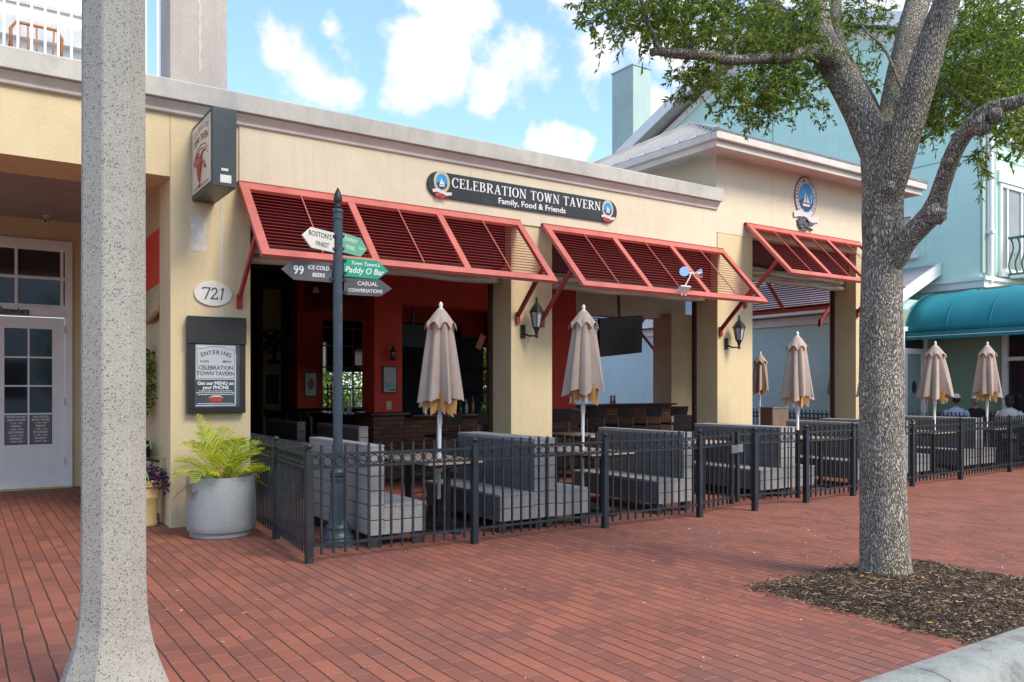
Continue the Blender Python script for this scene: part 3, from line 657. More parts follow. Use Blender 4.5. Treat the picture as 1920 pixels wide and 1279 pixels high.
# ---- things around the bar
bar = thing('bar_counter', 'brick bar counter with dark stone ledge under the red columns', 'bar counter')
MB().box(5.66, 6.23, 12.47, 13.03, 0, 1.06).box(9.33, 9.97, 12.47, 13.03, 0, 1.06).box(6.23, 9.33, 12.6, 12.85, 0, 1.02).build('brick_base', MT['brickwall'], bar)
MB().box(5.70, 5.95, 13.03, 15.9, 0, 1.02).box(5.6, 6.15, 15.9, 16.4, 0, 1.06).build('brick_base', MT['brickwall'], bar)
MB().box(5.58, 6.31, 12.39, 13.11, 1.06, 1.115).box(9.25, 10.05, 12.39, 13.11, 1.06, 1.115).box(6.31, 9.25, 12.35, 12.95, 1.03, 1.075).box(5.45, 6.0, 13.11, 15.9, 1.03, 1.075).build('counter_top', noise_mat('bar_top', (.06,.03,.025,1), .25, .3, 8), bar, bevel=.01)
sh = thing('back_bar', 'dark back bar shelving seen past the red columns', 'shelf')
MB().box(6.6, 9.2, 14.4, 14.8, 0, 1.0).box(6.6, 9.2, 14.75, 14.8, 1.0, 2.6).box(6.6, 9.2, 14.5, 14.75, 1.45, 1.48).box(6.6, 9.2, 14.5, 14.75, 1.9, 1.93).build('shelf_frame', MT['darkwall'], sh)
def poster(x, y, z, w, h, label, col, name='framed_picture'):
    p = thing(name, label, 'picture')
    MB().box(x-w/2, x+w/2, y-.025, y-.001, z-h/2, z+h/2).build('frame', MT['black'], p)
    MB().box(x-w/2+.025, x+w/2-.025, y-.029, y-.026, z-h/2+.025, z+h/2-.025).build('print', noise_mat('print', col, .4, .1, 9), p)
    return p
p = poster(5.96, 12.5, 1.66, .27, .46, 'grey framed notice on the nearer red column of the bar', (.42,.41,.38,1))
MB().box(5.90, 6.01, 12.466, 12.4695, 1.78, 1.80).box(5.88, 6.03, 12.466, 12.4695, 1.53, 1.60).build('print_detail', noise_mat('teal_detail', (.15,.4,.33,1), .5), p)
MB().box(5.93, 6.07, 12.466, 12.4695, 1.48, 1.50).build('print_detail', MT['black'], p)
tag(MB().box(5.90, 5.995, 12.485, 12.4985, 1.16, 1.30).build('card', noise_mat('card', (.55,.42,.28,1), .5)), 'small tan card on the ledge below the framed notice', 'card')
p = poster(5.845, 15.9, 1.60, .27, .50, 'white framed picture on the farther red column behind the signpost', (.50,.50,.47,1))
MB().lathe([(.001,0),(.07,0),(.07,.003),(.001,.003)], n=16, sx=1, sy=1.6).build('print_detail', noise_mat('sepia', (.2,.14,.11,1), .5), p).matrix_world = faceY(5.845, 15.868, 1.60)
tv = thing('television', 'flat black television hanging over the second bay in front of the pale blue wall', 'television')
M_ = Matrix.Translation(at(1163, 630, 13.4)) @ Matrix.Rotation(R(8), 4, 'X') @ Matrix.Rotation(R(-6), 4, 'Y')
MB().obox(M_, .92, .06, .62).build('screen', noise_mat('screen_black', (.006,.006,.008,1), .2), tv, bevel=.01)
MB().bar(M_ @ Vector((0,.03,.2)), M_ @ Vector((0,.1,1.5)), .04, .04).build('bracket', MT['black'], tv)
tv = thing('television', 'dark television with a dim portrait mounted high between the red columns', 'television')
MB().box(6.12, 6.9, 14.3, 14.36, 1.95, 2.42).build('screen', noise_mat('screen_dim', (.018,.025,.04,1), .15), tv)
MB().ball((6.55, 14.29, 2.22), .055, 10, (.9,.15,1.2)).lathe([(.11,0),(.09,.06),(.03,.1)], (6.55,14.29,2.03), 12, 0, 1, .2).build('screen_image', noise_mat('dim_face', (.07,.06,.07,1), .6), tv)
tv = thing('television', 'small lit television above the bar right of the nearer red column', 'television')
MB().box(6.35, 7.0, 12.99, 13.05, 2.25, 2.65).build('screen', noise_mat('screen_dim2', (.015,.03,.035,1), .6), tv)
MB().bar((6.67, 13.03, 2.6), (6.67, 13.03, 2.95), .04, .04).build('bracket', MT['black'], tv)
# hurricane lamp on red column
lm = thing('wall_lamp', 'dark hurricane lamp on the nearer red column above the framed notice', 'wall lamp')
MB().lathe([(.02,0),(.06,.01),(.055,.03),(.03,.04)], (5.97,12.38,1.98), 12).build('base', MT['black'], lm, smooth='auto')
MB().lathe([(.03,0),(.045,.05),(.035,.11)], (5.97,12.38,2.02), 12).build('glass', MT['glass'], lm, smooth='auto')
MB().lathe([(.06,0),(.05,.02),(.02,.05),(.012,.08)], (5.97,12.38,2.13), 12).torus((5.97,12.38,2.25), .035, .005, Matrix.Rotation(R(90),3,'X')).build('cap', MT['black'], lm, smooth='auto')
MB().bar((5.97,12.38,2.0), (5.97,12.5,2.0), .02, .02).build('bracket', MT['black'], lm)
# fan on tan pier
fan = thing('wall_fan', 'round black fan on the tan pier at the back of the bar', 'fan')
MB().torus((5.52,17.25,2.52), .24, .02, Matrix.Rotation(R(90),3,'X'), 20).torus((5.52,17.20,2.52), .12, .012, Matrix.Rotation(R(90),3,'X'), 16).build('cage', MT['black'], fan, smooth=True)
fb = MB()
for k in range(5):
    a = k*1.2566; fb.obox(Matrix.Translation((5.52+.11*math.cos(a), 17.24, 2.52+.11*math.sin(a))) @ Matrix.Rotation(-a, 4, 'Y') @ Matrix.Rotation(.5, 4, 'X'), .20, .012, .12)
fb.build('blade', MT['black'], fan)
MB().bar((5.52,17.3,2.5), (5.6,17.39,2.15), .05, .05).box(5.45,5.7,17.3,17.4,2.05,2.12).build('bracket', MT['black'], fan)
poster(5.55, 17.4, 1.50, .26, .62, 'dark framed picture below the fan on the tan pier', (.03,.045,.06,1))
# bottles and glasses
bn = 0
def bottle(x, y, z, h, col, label):
    b_ = tag(MB().lathe([(.033,0),(.035,.01),(.035,h*.58),(.014,h*.75),(.013,h),(.001,h)], (x,y,z), 10).build('bottle', MT[col], smooth='auto'), label, 'bottle', 'bottles along the bar'); return b_
MT['btl_green'] = noise_mat('green_glass', (.02,.10,.04,1), .08); MT['btl_clear'] = noise_mat('clear_glass', (.35,.37,.38,1), .08); MT['btl_amber'] = noise_mat('amber_glass', (.25,.09,.02,1), .1)
for i in range(9):
    bottle(6.75 + i*.14 + .02*(i % 3), 12.72 + .04*(i % 2), 1.076, (.24, .29, .20)[i % 3], ('btl_clear','btl_green','btl_amber')[(i*5) % 3], ('clear','green','amber')[(i*5) % 3] + ' glass bottle on the bar beside the left umbrella, ' + ('first','second','third','fourth','fifth','sixth','seventh','eighth','last')[i] + ' in the row')
for i in range(3):
    tag(MB().box(5.30+i*.13, 5.39+i*.13, 13.35, 13.37, 1.076, 1.076+(.20,.20,.13)[i]).build('menu_card', MT['signwhite']), ('white menu card standing on the bar just right of the signpost','second white menu card on the bar between signpost and red column','low white card on the bar nearest the red column')[i], 'menu card')
tp = thing('beer_tap', 'cluster of chrome beer taps on the bar left of the nearer red column', 'beer tap')
for i in range(4):
    MB().tube([(5.55+i*.07,14.2,1.08),(5.55+i*.07,14.2,1.35),(5.55+i*.07,14.1,1.40)], .012, 8).build('spout', MT['chrome'], tp, smooth=True)
    MB().tube([(5.55+i*.07,14.2,1.36),(5.55+i*.07,14.22,1.60)], [.012,.022], 8).build('handle', (MT['black'], MT['emblemred'], MT['signwhite'], MT['gold'])[i], tp, smooth=True)
ps = tag(MB().obox(Matrix.Translation(at(901, 641, 14.2)) @ Matrix.Rotation(R(25),4,'Y'), .11, .02, .26).build('hanging_sign', noise_mat('hang_red', (.55,.16,.10,1), .5)), 'tilted coral card hanging beside the middle pillar inside the bar', 'sign')
pn = thing('pendant_lamp', 'small white pendant lamp under the dark bar ceiling', 'lamp')
q = at(592, 545, 13.5)
MB().lathe([(.06,0),(.05,.05),(.02,.09)], (q.x,q.y,q.z-.03), 12).build('lamp_shade', MT['signwhite'], pn, smooth='auto'); MB().tube([(q.x,q.y,q.z+.05),(q.x,q.y,3.74)], .006, 6).build('cord', MT['black'], pn)
for j, (px, py, lab) in enumerate(((1112, 762, 'taller'), (1103, 768, 'shorter'))):
    a = at(px, py, 19.0)
    tag(MB().lathe([(.03,0),(.035,.02),(.02,.12),(.025,.16),(.001,.2)], (a.x, 13.95, 1.18), 10).build('pepper_mill', MT['emblemred']), lab + ' dark red pepper mill on the counter right of the second umbrella', 'pepper mill')

# ================================================================== PORCH
d = thing('porch_door', 'white half glazed door with transom in the shaded porch', 'door')
YW = 14.25
fr = MB()
fr.box(1.34, 1.44, YW-.06, YW+.1, 0, 3.76).box(-.55, -.45, YW-.06, YW+.1, 0, 3.76).box(-.45, 1.34, YW-.05, YW+.1, 3.64, 3.76).box(-.45, 1.34, YW-.05, YW+.1, 2.60, 2.74)
fr.build('door_frame', MT['white'], d, bevel=.006)
tr = MB()
for x in (.06, .70, 1.30): tr.box(x-.02, x+.02, YW-.02, YW+.02, 2.74, 3.64)
for z in (2.76, 3.18, 3.62): tr.box(-.44, 1.34, YW-.018, YW+.018, z-.02, z+.02)
tr.build('transom_bars', MT['white'], d)
MB().box(-.45, 1.34, YW+.025, YW+.03, 2.74, 3.64).build('transom_glass', MT['glass'], d)
for a, b in ((.42, 1.33), (-.44, .41)):
    lf_ = MB().box(a, a+.13, YW-.03, YW+.02, .02, 2.585).box(b-.16, b, YW-.03, YW+.02, .02, 2.585).box(a+.13, b-.16, YW-.03, YW+.02, .02, .67).box(a+.13, b-.16, YW-.03, YW+.02, 2.41, 2.585)
    lf = lf_.build('door_leaf', MT['white'], d)
    MB().box(a+.13, b-.16, YW+.0, YW+.01, .67, 2.41).build('glass', MT['glass'], lf)
    q = MB(); xm = (a+.13+b-.16)/2
    q.box(xm-.012, xm+.012, YW-.02, YW-.001, .67, 2.41)
    for z in (1.13, 1.55, 1.98): q.box(a+.13, b-.16, YW-.018, YW-.002, z-.012, z+.012)
    q.box(a+.13, b-.16, YW-.036, YW-.031, .20, .215).box(a+.13, b-.16, YW-.036, YW-.031, .50, .515).box(a+.13, a+.145, YW-.036, YW-.031, .215, .5).box(b-.175, b-.16, YW-.036, YW-.031, .215, .5)
    q.build('muntin', MT['white'], lf)
for z in (.35, 1.25, 2.35): MB().box(1.325, 1.345, YW-.075, YW-.061, z, z+.12).build('hinge', MT['cornice'], d)
hr = MB().box(.56, .85, YW-.006, YW-.003, .69, 1.11).box(.88, 1.16, YW-.006, YW-.003, .69, 1.11).build('hours_panel', noise_mat('hours', (.13,.14,.15,1), .4), d)
for cx, head in ((.705, 'FOOD HOURS'), (1.02, 'BAR HOURS')):
    for i, (s, z) in enumerate(((head, .041), ('MON-THURS', .044), ('11 AM - 9 PM', .03), ('FRIDAY', .044), ('11 AM - 10 PM', .03), ('SATURDAY', .044), ('11 AM - 10 PM', .03), ('SUNDAY', .044), ('10 AM - 9 PM', .03))):
        text(s, z, faceY(cx, YW-.007, 1.085-.046*i), MT['letter'], d, sx=.92, bold=.001, d=.001)
MB().box(-.5, 1.42, YW-.12, YW+.05, .0, .02).build('threshold', noise_mat('yellow_line', (.55,.40,.12,1), .7), d)
nm = thing('name_board', 'black cut-out name lettering fixed on the white rail above the porch door', 'sign')
text('Somewhere', .125, faceY(.86, YW-.062, 2.665), MT['letterdark'], nm, align='RIGHT', bold=.004, d=.01, sx=.62)
MB().box(.38, .87, YW-.071, YW-.055, 2.608, 2.618).build('backing_bar', MT['letterdark'], nm)
def cctv(x, y, z, label):
    c = thing('security_camera', label, 'camera')
    MB().lathe([(.05,-.02),(.05,0),(.001,0)], (x,y,z), 12).build('mount', MT['white'], c, smooth='auto')
    MB().tube([(x,y,z-.02),(x,y-.03,z-.07)], .015, 8).tube([(x+.02,y+.05,z-.06),(x-.03,y-.12,z-.10)], .035, 12).build('camera_body', MT['white'], c, smooth='auto')
    MB().tube([(x-.03,y-.12,z-.10),(x-.032,y-.125,z-.102)], .026, 12).build('lens', MT['glass'], c)
cctv(1.07, 13.9, 4.07, 'white security camera under the porch ceiling above the door')
cctv(1.78, 10.4, 4.06, 'white security camera above the red side shutter of the porch')

# ================================================================== ROOF TERRACE
rl = thing('terrace_railing', 'white picket railing on the parapet beside the mauve pier', 'railing')
pk = MB()
x = -5.9
while x < 1.88:
    pk.box(x, x+.022, 9.50, 9.54, 4.84, 5.95); x += .118
pk.build('picket_panel', MT['white'], rl); MB().box(-6, 1.88, 9.49, 9.55, 5.95, 6.0).build('rail', MT['white'], rl)
ub = thing('upper_house', 'white sided upper storey set back on the roof terrace', 'building')
u = MB().box(-8, 2.28, 14.6, 20, 4.7, 9)
u.build('wall', MT['white'], ub)
u = MB()
for z, dz, dy in ((5.35,.05,.05),(5.85,.28,.16),(6.45,.06,.05),(6.85,.30,.16),(7.4,.05,.04),(7.9,.3,.18)): u.box(-8, 2.30, 14.6-dy, 14.598, z, z+dz)
u.build('trim_band', noise_mat('grey_white_trim', (.5,.5,.5,1), .6), ub)
0 and MB().add([(-8,11.2,6.2),(.95,11.2,6.2),(1.7,14.4,6.9),(-8,14.4,6.9),(-8,11.2,6.5),(.95,11.2,6.5),(1.7,14.4,7.2),(-8,14.4,7.2)],[(0,3,2,1),(4,5,6,7),(0,1,5,4),(1,2,6,5),(2,3,7,6),(3,0,4,7)]).build('porch_roof', MT['parapet'], ub)
def terrace_chair(x, y, label, rz):
    c = thing('terrace_chair', label, 'chair', (x,y,4.70), rz, 'orange chairs on the roof terrace')
    MB().box(-.24,.24,-.24,.22,.40,.44).build('seat', MT['orange'], c)
    q = MB().tube([(-.24,.24,.4),(-.25,.28,.8),(-.2,.29,.88),(.2,.29,.88),(.25,.28,.8),(.24,.24,.4)], .018, 8)
    for k in range(5): q.tube([(-.16+.08*k,.25,.42),(-.17+.085*k,.29,.87)], .009, 6)
    q.build('backrest', MT['orange'], c, smooth=True)
    for a in (-1,1):
        for b_ in (-1,1): MB().tube([(a*.22,b_*.22,.4),(a*.24,b_*.25,0)], .016, 6).build('leg', MT['orange'], c)
        MB().tube([(a*.24,-.22,.4),(a*.26,-.2,.64),(a*.25,.28,.68)], .014, 6).build('armrest', MT['orange'], c, smooth=True)
terrace_chair(.10, 10.9, 'orange rattan chair behind the white railing, nearest the frame edge', R(180))
terrace_chair(.72, 10.9, 'orange rattan chair behind the white railing, nearer the concrete pole', R(180))

# ================================================================== MINT HOUSE
mh = thing('mint_house', 'tall mint green stucco house with white rakes and chimney', 'building')
g = [(9.36,0),(20.4,0),(20.4,9.45),(14.9,11.75),(9.36,9.45)]
MB().add([(19,y,z) for y,z in g]+[(31,y,z) for y,z in g], [(0,1,2,3,4),(9,8,7,6,5),(0,4,9,5),(1,6,7,2),(0,5,6,1)]).build('wall', MT['mint'], mh)
MB().add([(18.45,8.8,9.28),(18.45,14.9,11.85),(31.5,14.9,11.85),(31.5,8.8,9.28),(18.45,8.8,9.52),(18.45,14.9,12.08),(31.5,14.9,12.08),(31.5,8.8,9.52)],
         [(0,1,2,3),(7,6,5,4),(0,3,7,4),(0,4,5,1),(3,2,6,7)]).add([(18.45,21,9.28),(18.45,14.9,11.85),(31.5,14.9,11.85),(31.5,21,9.28),(18.45,21,9.52),(18.45,14.9,12.08),(31.5,14.9,12.08),(31.5,21,9.52)],
         [(3,2,1,0),(4,5,6,7),(4,7,3,0),(1,5,4,0),(7,6,2,3)]).build('roof', MT['roofmetal'], mh)
rk = MB()
for ya, yb in ((8.78, 14.9), (21.02, 14.9)):
    za, zb = 9.28, 11.86
    rk.add([(18.40,ya,za-.10),(18.40,yb,zb-.10),(18.40,yb,zb+.26),(18.40,ya,za+.26),(18.447,ya,za-.10),(18.447,yb,zb-.10),(18.447,yb,zb+.26),(18.447,ya,za+.26)],[(0,1,2,3),(7,6,5,4),(0,4,5,1),(3,2,6,7),(0,3,7,4)])
    rk.add([(18.93,ya+(.6 if ya<14 else -.6),za-.12),(18.93,yb,zb-.37),(18.93,yb,zb-.17),(18.93,ya+(.6 if ya<14 else -.6),za+.08),(18.997,ya+(.6 if ya<14 else -.6),za-.12),(18.997,yb,zb-.37),(18.997,yb,zb-.17),(18.997,ya+(.6 if ya<14 else -.6),za+.08)],[(0,1,2,3),(7,6,5,4),(0,4,5,1),(3,2,6,7)])
rk.build('rake_board', MT['white'], mh)
MB().box(18.5, 31, 8.70, 8.80, 9.30, 9.52).build('gutter', MT['white'], mh)
gr = MB()
gr.box(18.99, 18.999, 9.37, 18.2, 6.80, 6.815)
for yy in (12.0, 15.0, 18.0): gr.box(18.99, 18.999, yy, yy+.015, 6.0, 9.3)
gr.box(19.1, 31, 9.35, 9.359, 6.80, 6.815).box(21.2,21.215,9.35,9.359,4.1,9.3)
gr.build('control_joint', noise_mat('joint', (.17,.32,.29,1), .8), mh)
MB().box(19.0, 19.62, 9.30, 9.358, 4.12, 9.28).build('corner_board', MT['mintpale'], mh)
MB().box(18.93, 18.998, 9.30, 11.0, 3.78, 4.02).box(18.93, 31, 9.235, 9.298, 3.781, 4.021).box(18.88, 18.929, 9.25, 11.0, 3.94, 4.02).box(18.88, 31, 9.18, 9.234, 3.941, 4.021).build('belt_course', MT['white'], mh)
MB().tube([(19.2,9.22,3.9),(19.2,9.22,9.3)], .05, 10).box(19.13,19.27,9.15,9.29,5.0,5.06).build('downspout', MT['white'], mh, smooth='auto')
ch = MB().box(19.2, 20.03, 21.0, 22.1, 0, 12.66); ch.build('chimney', MT['mintpale'], mh, bevel=.01)
MB().box(19.17, 20.06, 20.97, 22.13, 12.66, 12.70).build('chimney_cap', MT['mintpale'], mh)
MB().tube([(19.75,21.3,12.7),(19.75,21.3,13.1)], .012, 6).build('lightning_rod', MT['black'], mh)
def win(x0, x1, z0, z1, side, name_, bars=((.5,),(.5,))):
    w = bpy.data.objects.new('window', None)
    q = MB(); g_ = MB(); f = .09
    if side == 'Y':
        y = 9.36
        q.box(x0, x0+f, y-.06, y-.002, z0, z1).box(x1-f, x1, y-.06, y-.002, z0, z1).box(x0+f, x1-f, y-.06, y-.002, z1-f, z1).box(x0+f, x1-f, y-.06, y-.002, z0, z0+f)
        for b_ in bars[0]: q.box(x0+(x1-x0)*b_-.03, x0+(x1-x0)*b_+.03, y-.045, y-.012, z0+f, z1-f)
        for b_ in bars[1]: q.box(x0+f, x1-f, y-.04, y-.014, z0+(z1-z0)*b_-.015, z0+(z1-z0)*b_+.015)
        g_.box(x0+.01, x1-.01, y-.012, y-.004, z0+.01, z1-.01); s_ = MB().box(x0-.1, x1+.1, y-.14, y-.061, z0-.12, z0-.01)
    else:
        X_ = 19.0; y0, y1 = x0, x1
        q.box(X_-.06, X_-.002, y0, y0+f, z0, z1).box(X_-.06, X_-.002, y1-f, y1, z0, z1).box(X_-.06, X_-.002, y0+f, y1-f, z1-f, z1).box(X_-.06, X_-.002, y0+f, y1-f, z0, z0+f)
        for b_ in bars[0]: q.box(X_-.045, X_-.012, y0+(y1-y0)*b_-.02, y0+(y1-y0)*b_+.02, z0+f, z1-f)
        for b_ in bars[1]: q.box(X_-.04, X_-.014, y0+f, y1-f, z0+(z1-z0)*b_-.015, z0+(z1-z0)*b_+.015)
        g_.box(X_-.012, X_-.004, y0+.01, y1-.01, z0+.01, z1-.01); s_ = MB().box(X_-.14, X_-.061, y0-.1, y1+.1, z0-.12, z0-.01)
    f_ = q.build('window', MT['white'], mh); g_.build('pane', MT['paleglass'], f_); s_.build('sill', MT['white'], f_)
win(10.85, 11.6, 4.75, 5.75, 'X', 'w'); win(11.0, 11.5, 8.0, 8.9, 'X', 'w')
win(20.0, 20.9, 7.35, 8.9, 'Y', 'w')
win(19.82, 22.9, 4.2, 6.25, 'Y', 'w', ((.12,.34,.56,.78,), ()))
MB().box(19.7, 23.1, 9.27, 9.356, 6.26, 6.52).build('window_head', MT['white'], mh)
bl = thing('balcony_railing', 'dark green scrolled balcony railing on the mint house', 'railing')
MB().box(20.0, 23.2, 8.40, 8.48, 4.95, 5.0).box(20.0, 20.08, 8.48, 9.23, 4.95, 5.0).box(20.0, 23.2, 8.40, 8.48, 4.12, 4.16).box(20.0, 20.08, 8.48, 9.23, 4.12, 4.16).build('rail', noise_mat('green_iron', (.02,.16,.11,1), .5), bl)
gi = bl.children[0].data.materials[0]
bq = MB()
def baluster(x, y, ax):
    pts = []
    for i in range(9):
        t = i/8; off = .05*math.sin(t*2*math.pi)
        pts.append((x+(off if ax else 0), y+(0 if ax else off), 4.16+.79*t))
    bq.tube(pts, .018, 6)
for k in range(6): baluster(20.04, 8.48+.14*k, 0)
for k in range(22): baluster(20.08+.14*k, 8.44, 1)
bq.build('baluster_row', gi, bl, smooth=True)
MB().lathe([(.03,0),(.09,.12),(.12,.25),(.07,.42),(.10,.55),(.05,.68),(.02,.79)], (20.04,8.44,4.16), 12).build('corner_ornament', gi, bl, smooth=True)
MB().box(20.0, 23.2, 8.38, 9.18, 4.04, 4.115).build('balcony_floor', MT['white'], bl)
# lower wing beside the lane
lw = thing('mint_wing', 'low pale blue wing with grey shingled lean-to roof behind the tavern', 'building')
MB().box(17.4, 18.99, 10.4, 24, 0, 3.55).build('wall', MT['mintblue'], lw)
MB().add([(17.15,10.3,3.50),(18.98,10.3,4.36),(18.98,24,4.36),(17.15,24,3.50),(17.15,10.3,3.56),(18.98,10.3,4.42),(18.98,24,4.42),(17.15,24,3.56)],[(0,3,2,1),(4,5,6,7),(0,1,5,4),(3,7,6,2),(0,4,7,3)]).build('roof', MT['shingle'], lw)
MB().add([(17.1,10.22,3.30),(18.98,10.22,4.18),(18.98,10.22,4.45),(17.1,10.22,3.57),(17.1,10.297,3.30),(18.98,10.297,4.18),(18.98,10.297,4.45),(17.1,10.297,3.57)],[(0,1,2,3),(7,6,5,4),(0,4,5,1),(3,2,6,7),(0,3,7,4)]).build('rake_board', MT['white'], lw)
MB().box(17.05, 17.145, 10.3, 24, 3.33, 3.56).box(17.32, 17.398, 10.4, 24, 3.1, 3.3).build('fascia', MT['white'], lw)
gl = thing('globe_lamp', 'white glass globe lamp on the pale blue wing wall behind the tavern', 'wall lamp')
q = at(1251, 697, 24.2); k_ = q.z
gy = 17.38*ray(1251,697)[1]/ray(1251,697)[0]
MB().ball((17.15,gy,1.5+33*(17.15/ray(1251,697)[0])/FPX), .13, 14).build('globe', MT['signwhite'], gl, smooth=True)
MB().tube([(17.15,gy,1.75),(17.2,gy,1.68),(17.38,gy,1.7)], .02, 8).lathe([(.06,0),(.04,.04)], (17.15,gy,1.70), 10).build('bracket', MT['black'], gl)
# shopfront under the canopy
sf = thing('shopfront', 'sage green shopfront wall with white framed door and windows under the teal canopy', 'building')
MB().box(18.96, 30, 4.2, 9.17, 0, 3.77).box(18.96, 19.3, 9.171, 10.28, 0, 3.7).build('wall', MT['sage'], sf)
dm = MB().box(18.92, 18.998, 10.18, 10.28, 0, 2.95).box(18.92, 18.998, 9.98, 10.18, 2.45, 2.55)
MB().box(17.45, 18.95, 10.30, 10.395, 0, 3.3).build('wall', MT['sage'], sf)
dd = MB().box(18.3,18.42,10.24,10.295,0,2.9).box(17.4,17.5,10.24,10.295,0,2.9).box(17.5,18.3,10.24,10.295,2.3,2.42).box(17.5,18.3,10.24,10.295,2.8,2.9).box(17.5,17.62,10.25,10.295,0,2.3).box(18.18,18.3,10.25,10.295,0,2.3).build('door_frame', MT['white'], sf)
MB().box(17.62, 18.18, 10.262, 10.296, .1, 2.3).build('door_panel', noise_mat('sage_panel', (.26,.34,.32,1), .3), sf)
MB().lathe([(.001,0),(.09,0),(.09,.006),(.001,.006)], n=18, sy=1.6).build('oval_light', MT['glass'], sf).matrix_world = faceY(17.9, 10.262, 1.55)
MB().box(17.5,18.3,10.27,10.296,2.42,2.8).build('transom_glass', MT['glass'], sf)
wf = MB()
for y in (5.0, 5.9, 6.9, 7.85, 8.72): wf.box(18.86, 18.958, y, y+.11, .6, 2.75)
wf.box(18.86, 18.958, 4.9, 8.83, 2.751, 2.92).box(18.861, 18.957, 4.9, 8.83, 2.12, 2.2).box(18.84, 18.958, 4.9, 8.85, .48, .598)
w_ = wf.build('window', MT['white'], sf)
MB().box(18.93, 18.955, 5.0, 8.8, .6, 2.75).build('pane', MT['glass'], w_)
# canopy
cn = thing('barrel_canopy', 'long teal canvas barrel canopy over the shopfront patio', 'awning')
pr = [(18.99 - 1.38*math.sin(a), 2.76 + .97*math.cos(a)) for a in [R(90*i/12) for i in range(13)]]
q = MB(); ys = []; y = 10.28
while y > 3.6: ys.append(y); y -= .30
for j, y in enumerate(ys):
    sag = .0 if j % 3 == 0 else .022
    for i, (x, z) in enumerate(pr): q.v.append((x + sag*math.sin(R(90*i/12)), y, z - sag*math.cos(R(90*i/12))))
n = len(pr)
for j in range(len(ys)-1):
    for i in range(n-1): q.f.append((j*n+i, j*n+i+1, (j+1)*n+i+1, (j+1)*n+i))
o = q.build('canopy_cloth', MT['teal'], cn, smooth=True); so = o.modifiers.new('thick', 'SOLIDIFY'); so.thickness = .01
for j in range(0, len(ys), 3): MB().tube([(x-.006, ys[j], z+.006) for x, z in pr], .011, 6).build('rib', MT['teal'], cn, smooth=True)
MB().box(17.585, 17.60, ys[-1], 10.28, 2.60, 2.76).build('valance', MT['teal'], cn)
MB().box(17.575, 17.584, ys[-1], 10.28, 2.66, 2.675).build('piping', MT['white'], cn)
MB().add([(x, 10.285, z) for x, z in pr]+[(18.99,10.285,2.76)], [tuple(range(n+1))]).build('end_panel', MT['teal'], cn)

# ================================================================== BAHAMA SHUTTERS
def shutter(xa, xb, zt, zb, yb, npan, label, yw=9.36, wall=True):
    t = thing('louvred_awning', label, 'awning', ((xa+xb)/2, yw, zb), 0, 'red louvred awnings along the front')
    W = xb-xa; top = Vector((0, 0, zt-zb)); bot = Vector((0, yb-yw, 0)); dv = bot-top; L = dv.length; v = dv.normalized()
    nrm = Vector((1,0,0)).cross(v)           # outward normal
    if nrm.y > 0: nrm = -nrm
    M_ = Matrix(((1, v.x, nrm.x, 0), (0, v.y, nrm.y, 0), (0, v.z, nrm.z, 0), (0,0,0,1))); M_.translation = top
    def lb(m, u0, u1, v0, v1, w0, w1):
        vs = [M_ @ Vector(p) for p in ((u0,v0,w0),(u1,v0,w0),(u1,v1,w0),(u0,v1,w0),(u0,v0,w1),(u1,v0,w1),(u1,v1,w1),(u0,v1,w1))]
        m.add(vs, [(0,3,2,1),(4,5,6,7),(0,1,5,4),(1,2,6,5),(2,3,7,6),(3,0,4,7)])
    f = MB(); h = W/2; T = .05; ts = .115; bs = .10; sw = .10
    lb(f, -h, h, -.02, ts, -T/2, T/2); lb(f, -h, h, L-bs, L, -T/2, T/2)
    lb(f, -h, -h+sw, ts, L-bs, -T/2, T/2); lb(f, h-sw, h, ts, L-bs, -T/2, T/2)
    nb2 = int(W/.42)
    for k in range(nb2+1):
        u_ = -h+.06+(W-.12)*k/nb2; lb(f, u_-.008, u_+.008, .0, .016, T/2-.001, T/2+.008)
        lb(f, u_-.006, u_+.006, L-.055, L-.043, T/2-.001, T/2+.005)
    f.build('frame', MT['coral'], t, bevel=.003)
    cen = [-h+sw + (W-2*sw)*k/npan for k in range(1, npan)]
    for c_ in cen:
        m = MB(); lb(m, c_-.045, c_+.045, ts, L-bs, -T/2+.002, T/2-.002); m.build('mullion', MT['coral'], t, bevel=.003)
    edges = [-h+sw] + [e for c_ in cen for e in (c_-.045, c_+.045)] + [h-sw]
    for k in range(npan):
        a, b = edges[2*k], edges[2*k+1]; m = MB(); ns = 18; sp = (L-ts-bs)/ns
        for i in range(ns):
            vc = ts + sp*(i+.5); ang = R(30); dv_, dw = math.cos(ang)*.033, math.sin(ang)*.033
            tv_, tw = -math.sin(ang)*.004, math.cos(ang)*.004
            pts = [(-dv_-tv_, dw-tw), (-dv_+tv_, dw+tw), (dv_+tv_, -dw+tw), (dv_-tv_, -dw-tw)]
            pts = [(vc - p[0], p[1]) for p in pts]
            vs = [M_ @ Vector((u_, p, w)) for u_ in (a+.002, b-.002) for p, w in pts]
            m.add(vs, [(0,1,2,3),(7,6,5,4),(0,4,5,1),(1,5,6,2),(2,6,7,3),(3,7,4,0)])
        m.build('louvre_panel', MT['louvre'], t)
        m = MB(); c_ = (a+b)/2; lb(m, c_-.006, c_+.006, ts, L-bs, T/2, T/2+.012); m.build('tilt_rod', MT['coral'], t)
    m = MB()
    m.box(-h, h, -.02, .035, top.z-.012, top.z+.03)
    m.build('hinge_rail', MT['louvre'], t)
    for s in (-1, 1):
        x = s*(h-.02)
        m = MB().bar((x, (yb-yw)*.72, .28*(zt-zb)+.0), (x, .015, -.36), .035, .06, (0,1,0)).box(x-.03, x+.03, .0, .038, -.48, -.32)
        m.build('stay_arm', MT['louvre'], t)
    return t
shutter(2.60, 6.45, 3.82, 2.89, 8.50, 3, 'longest red louvred awning, behind the signpost over the first bay')
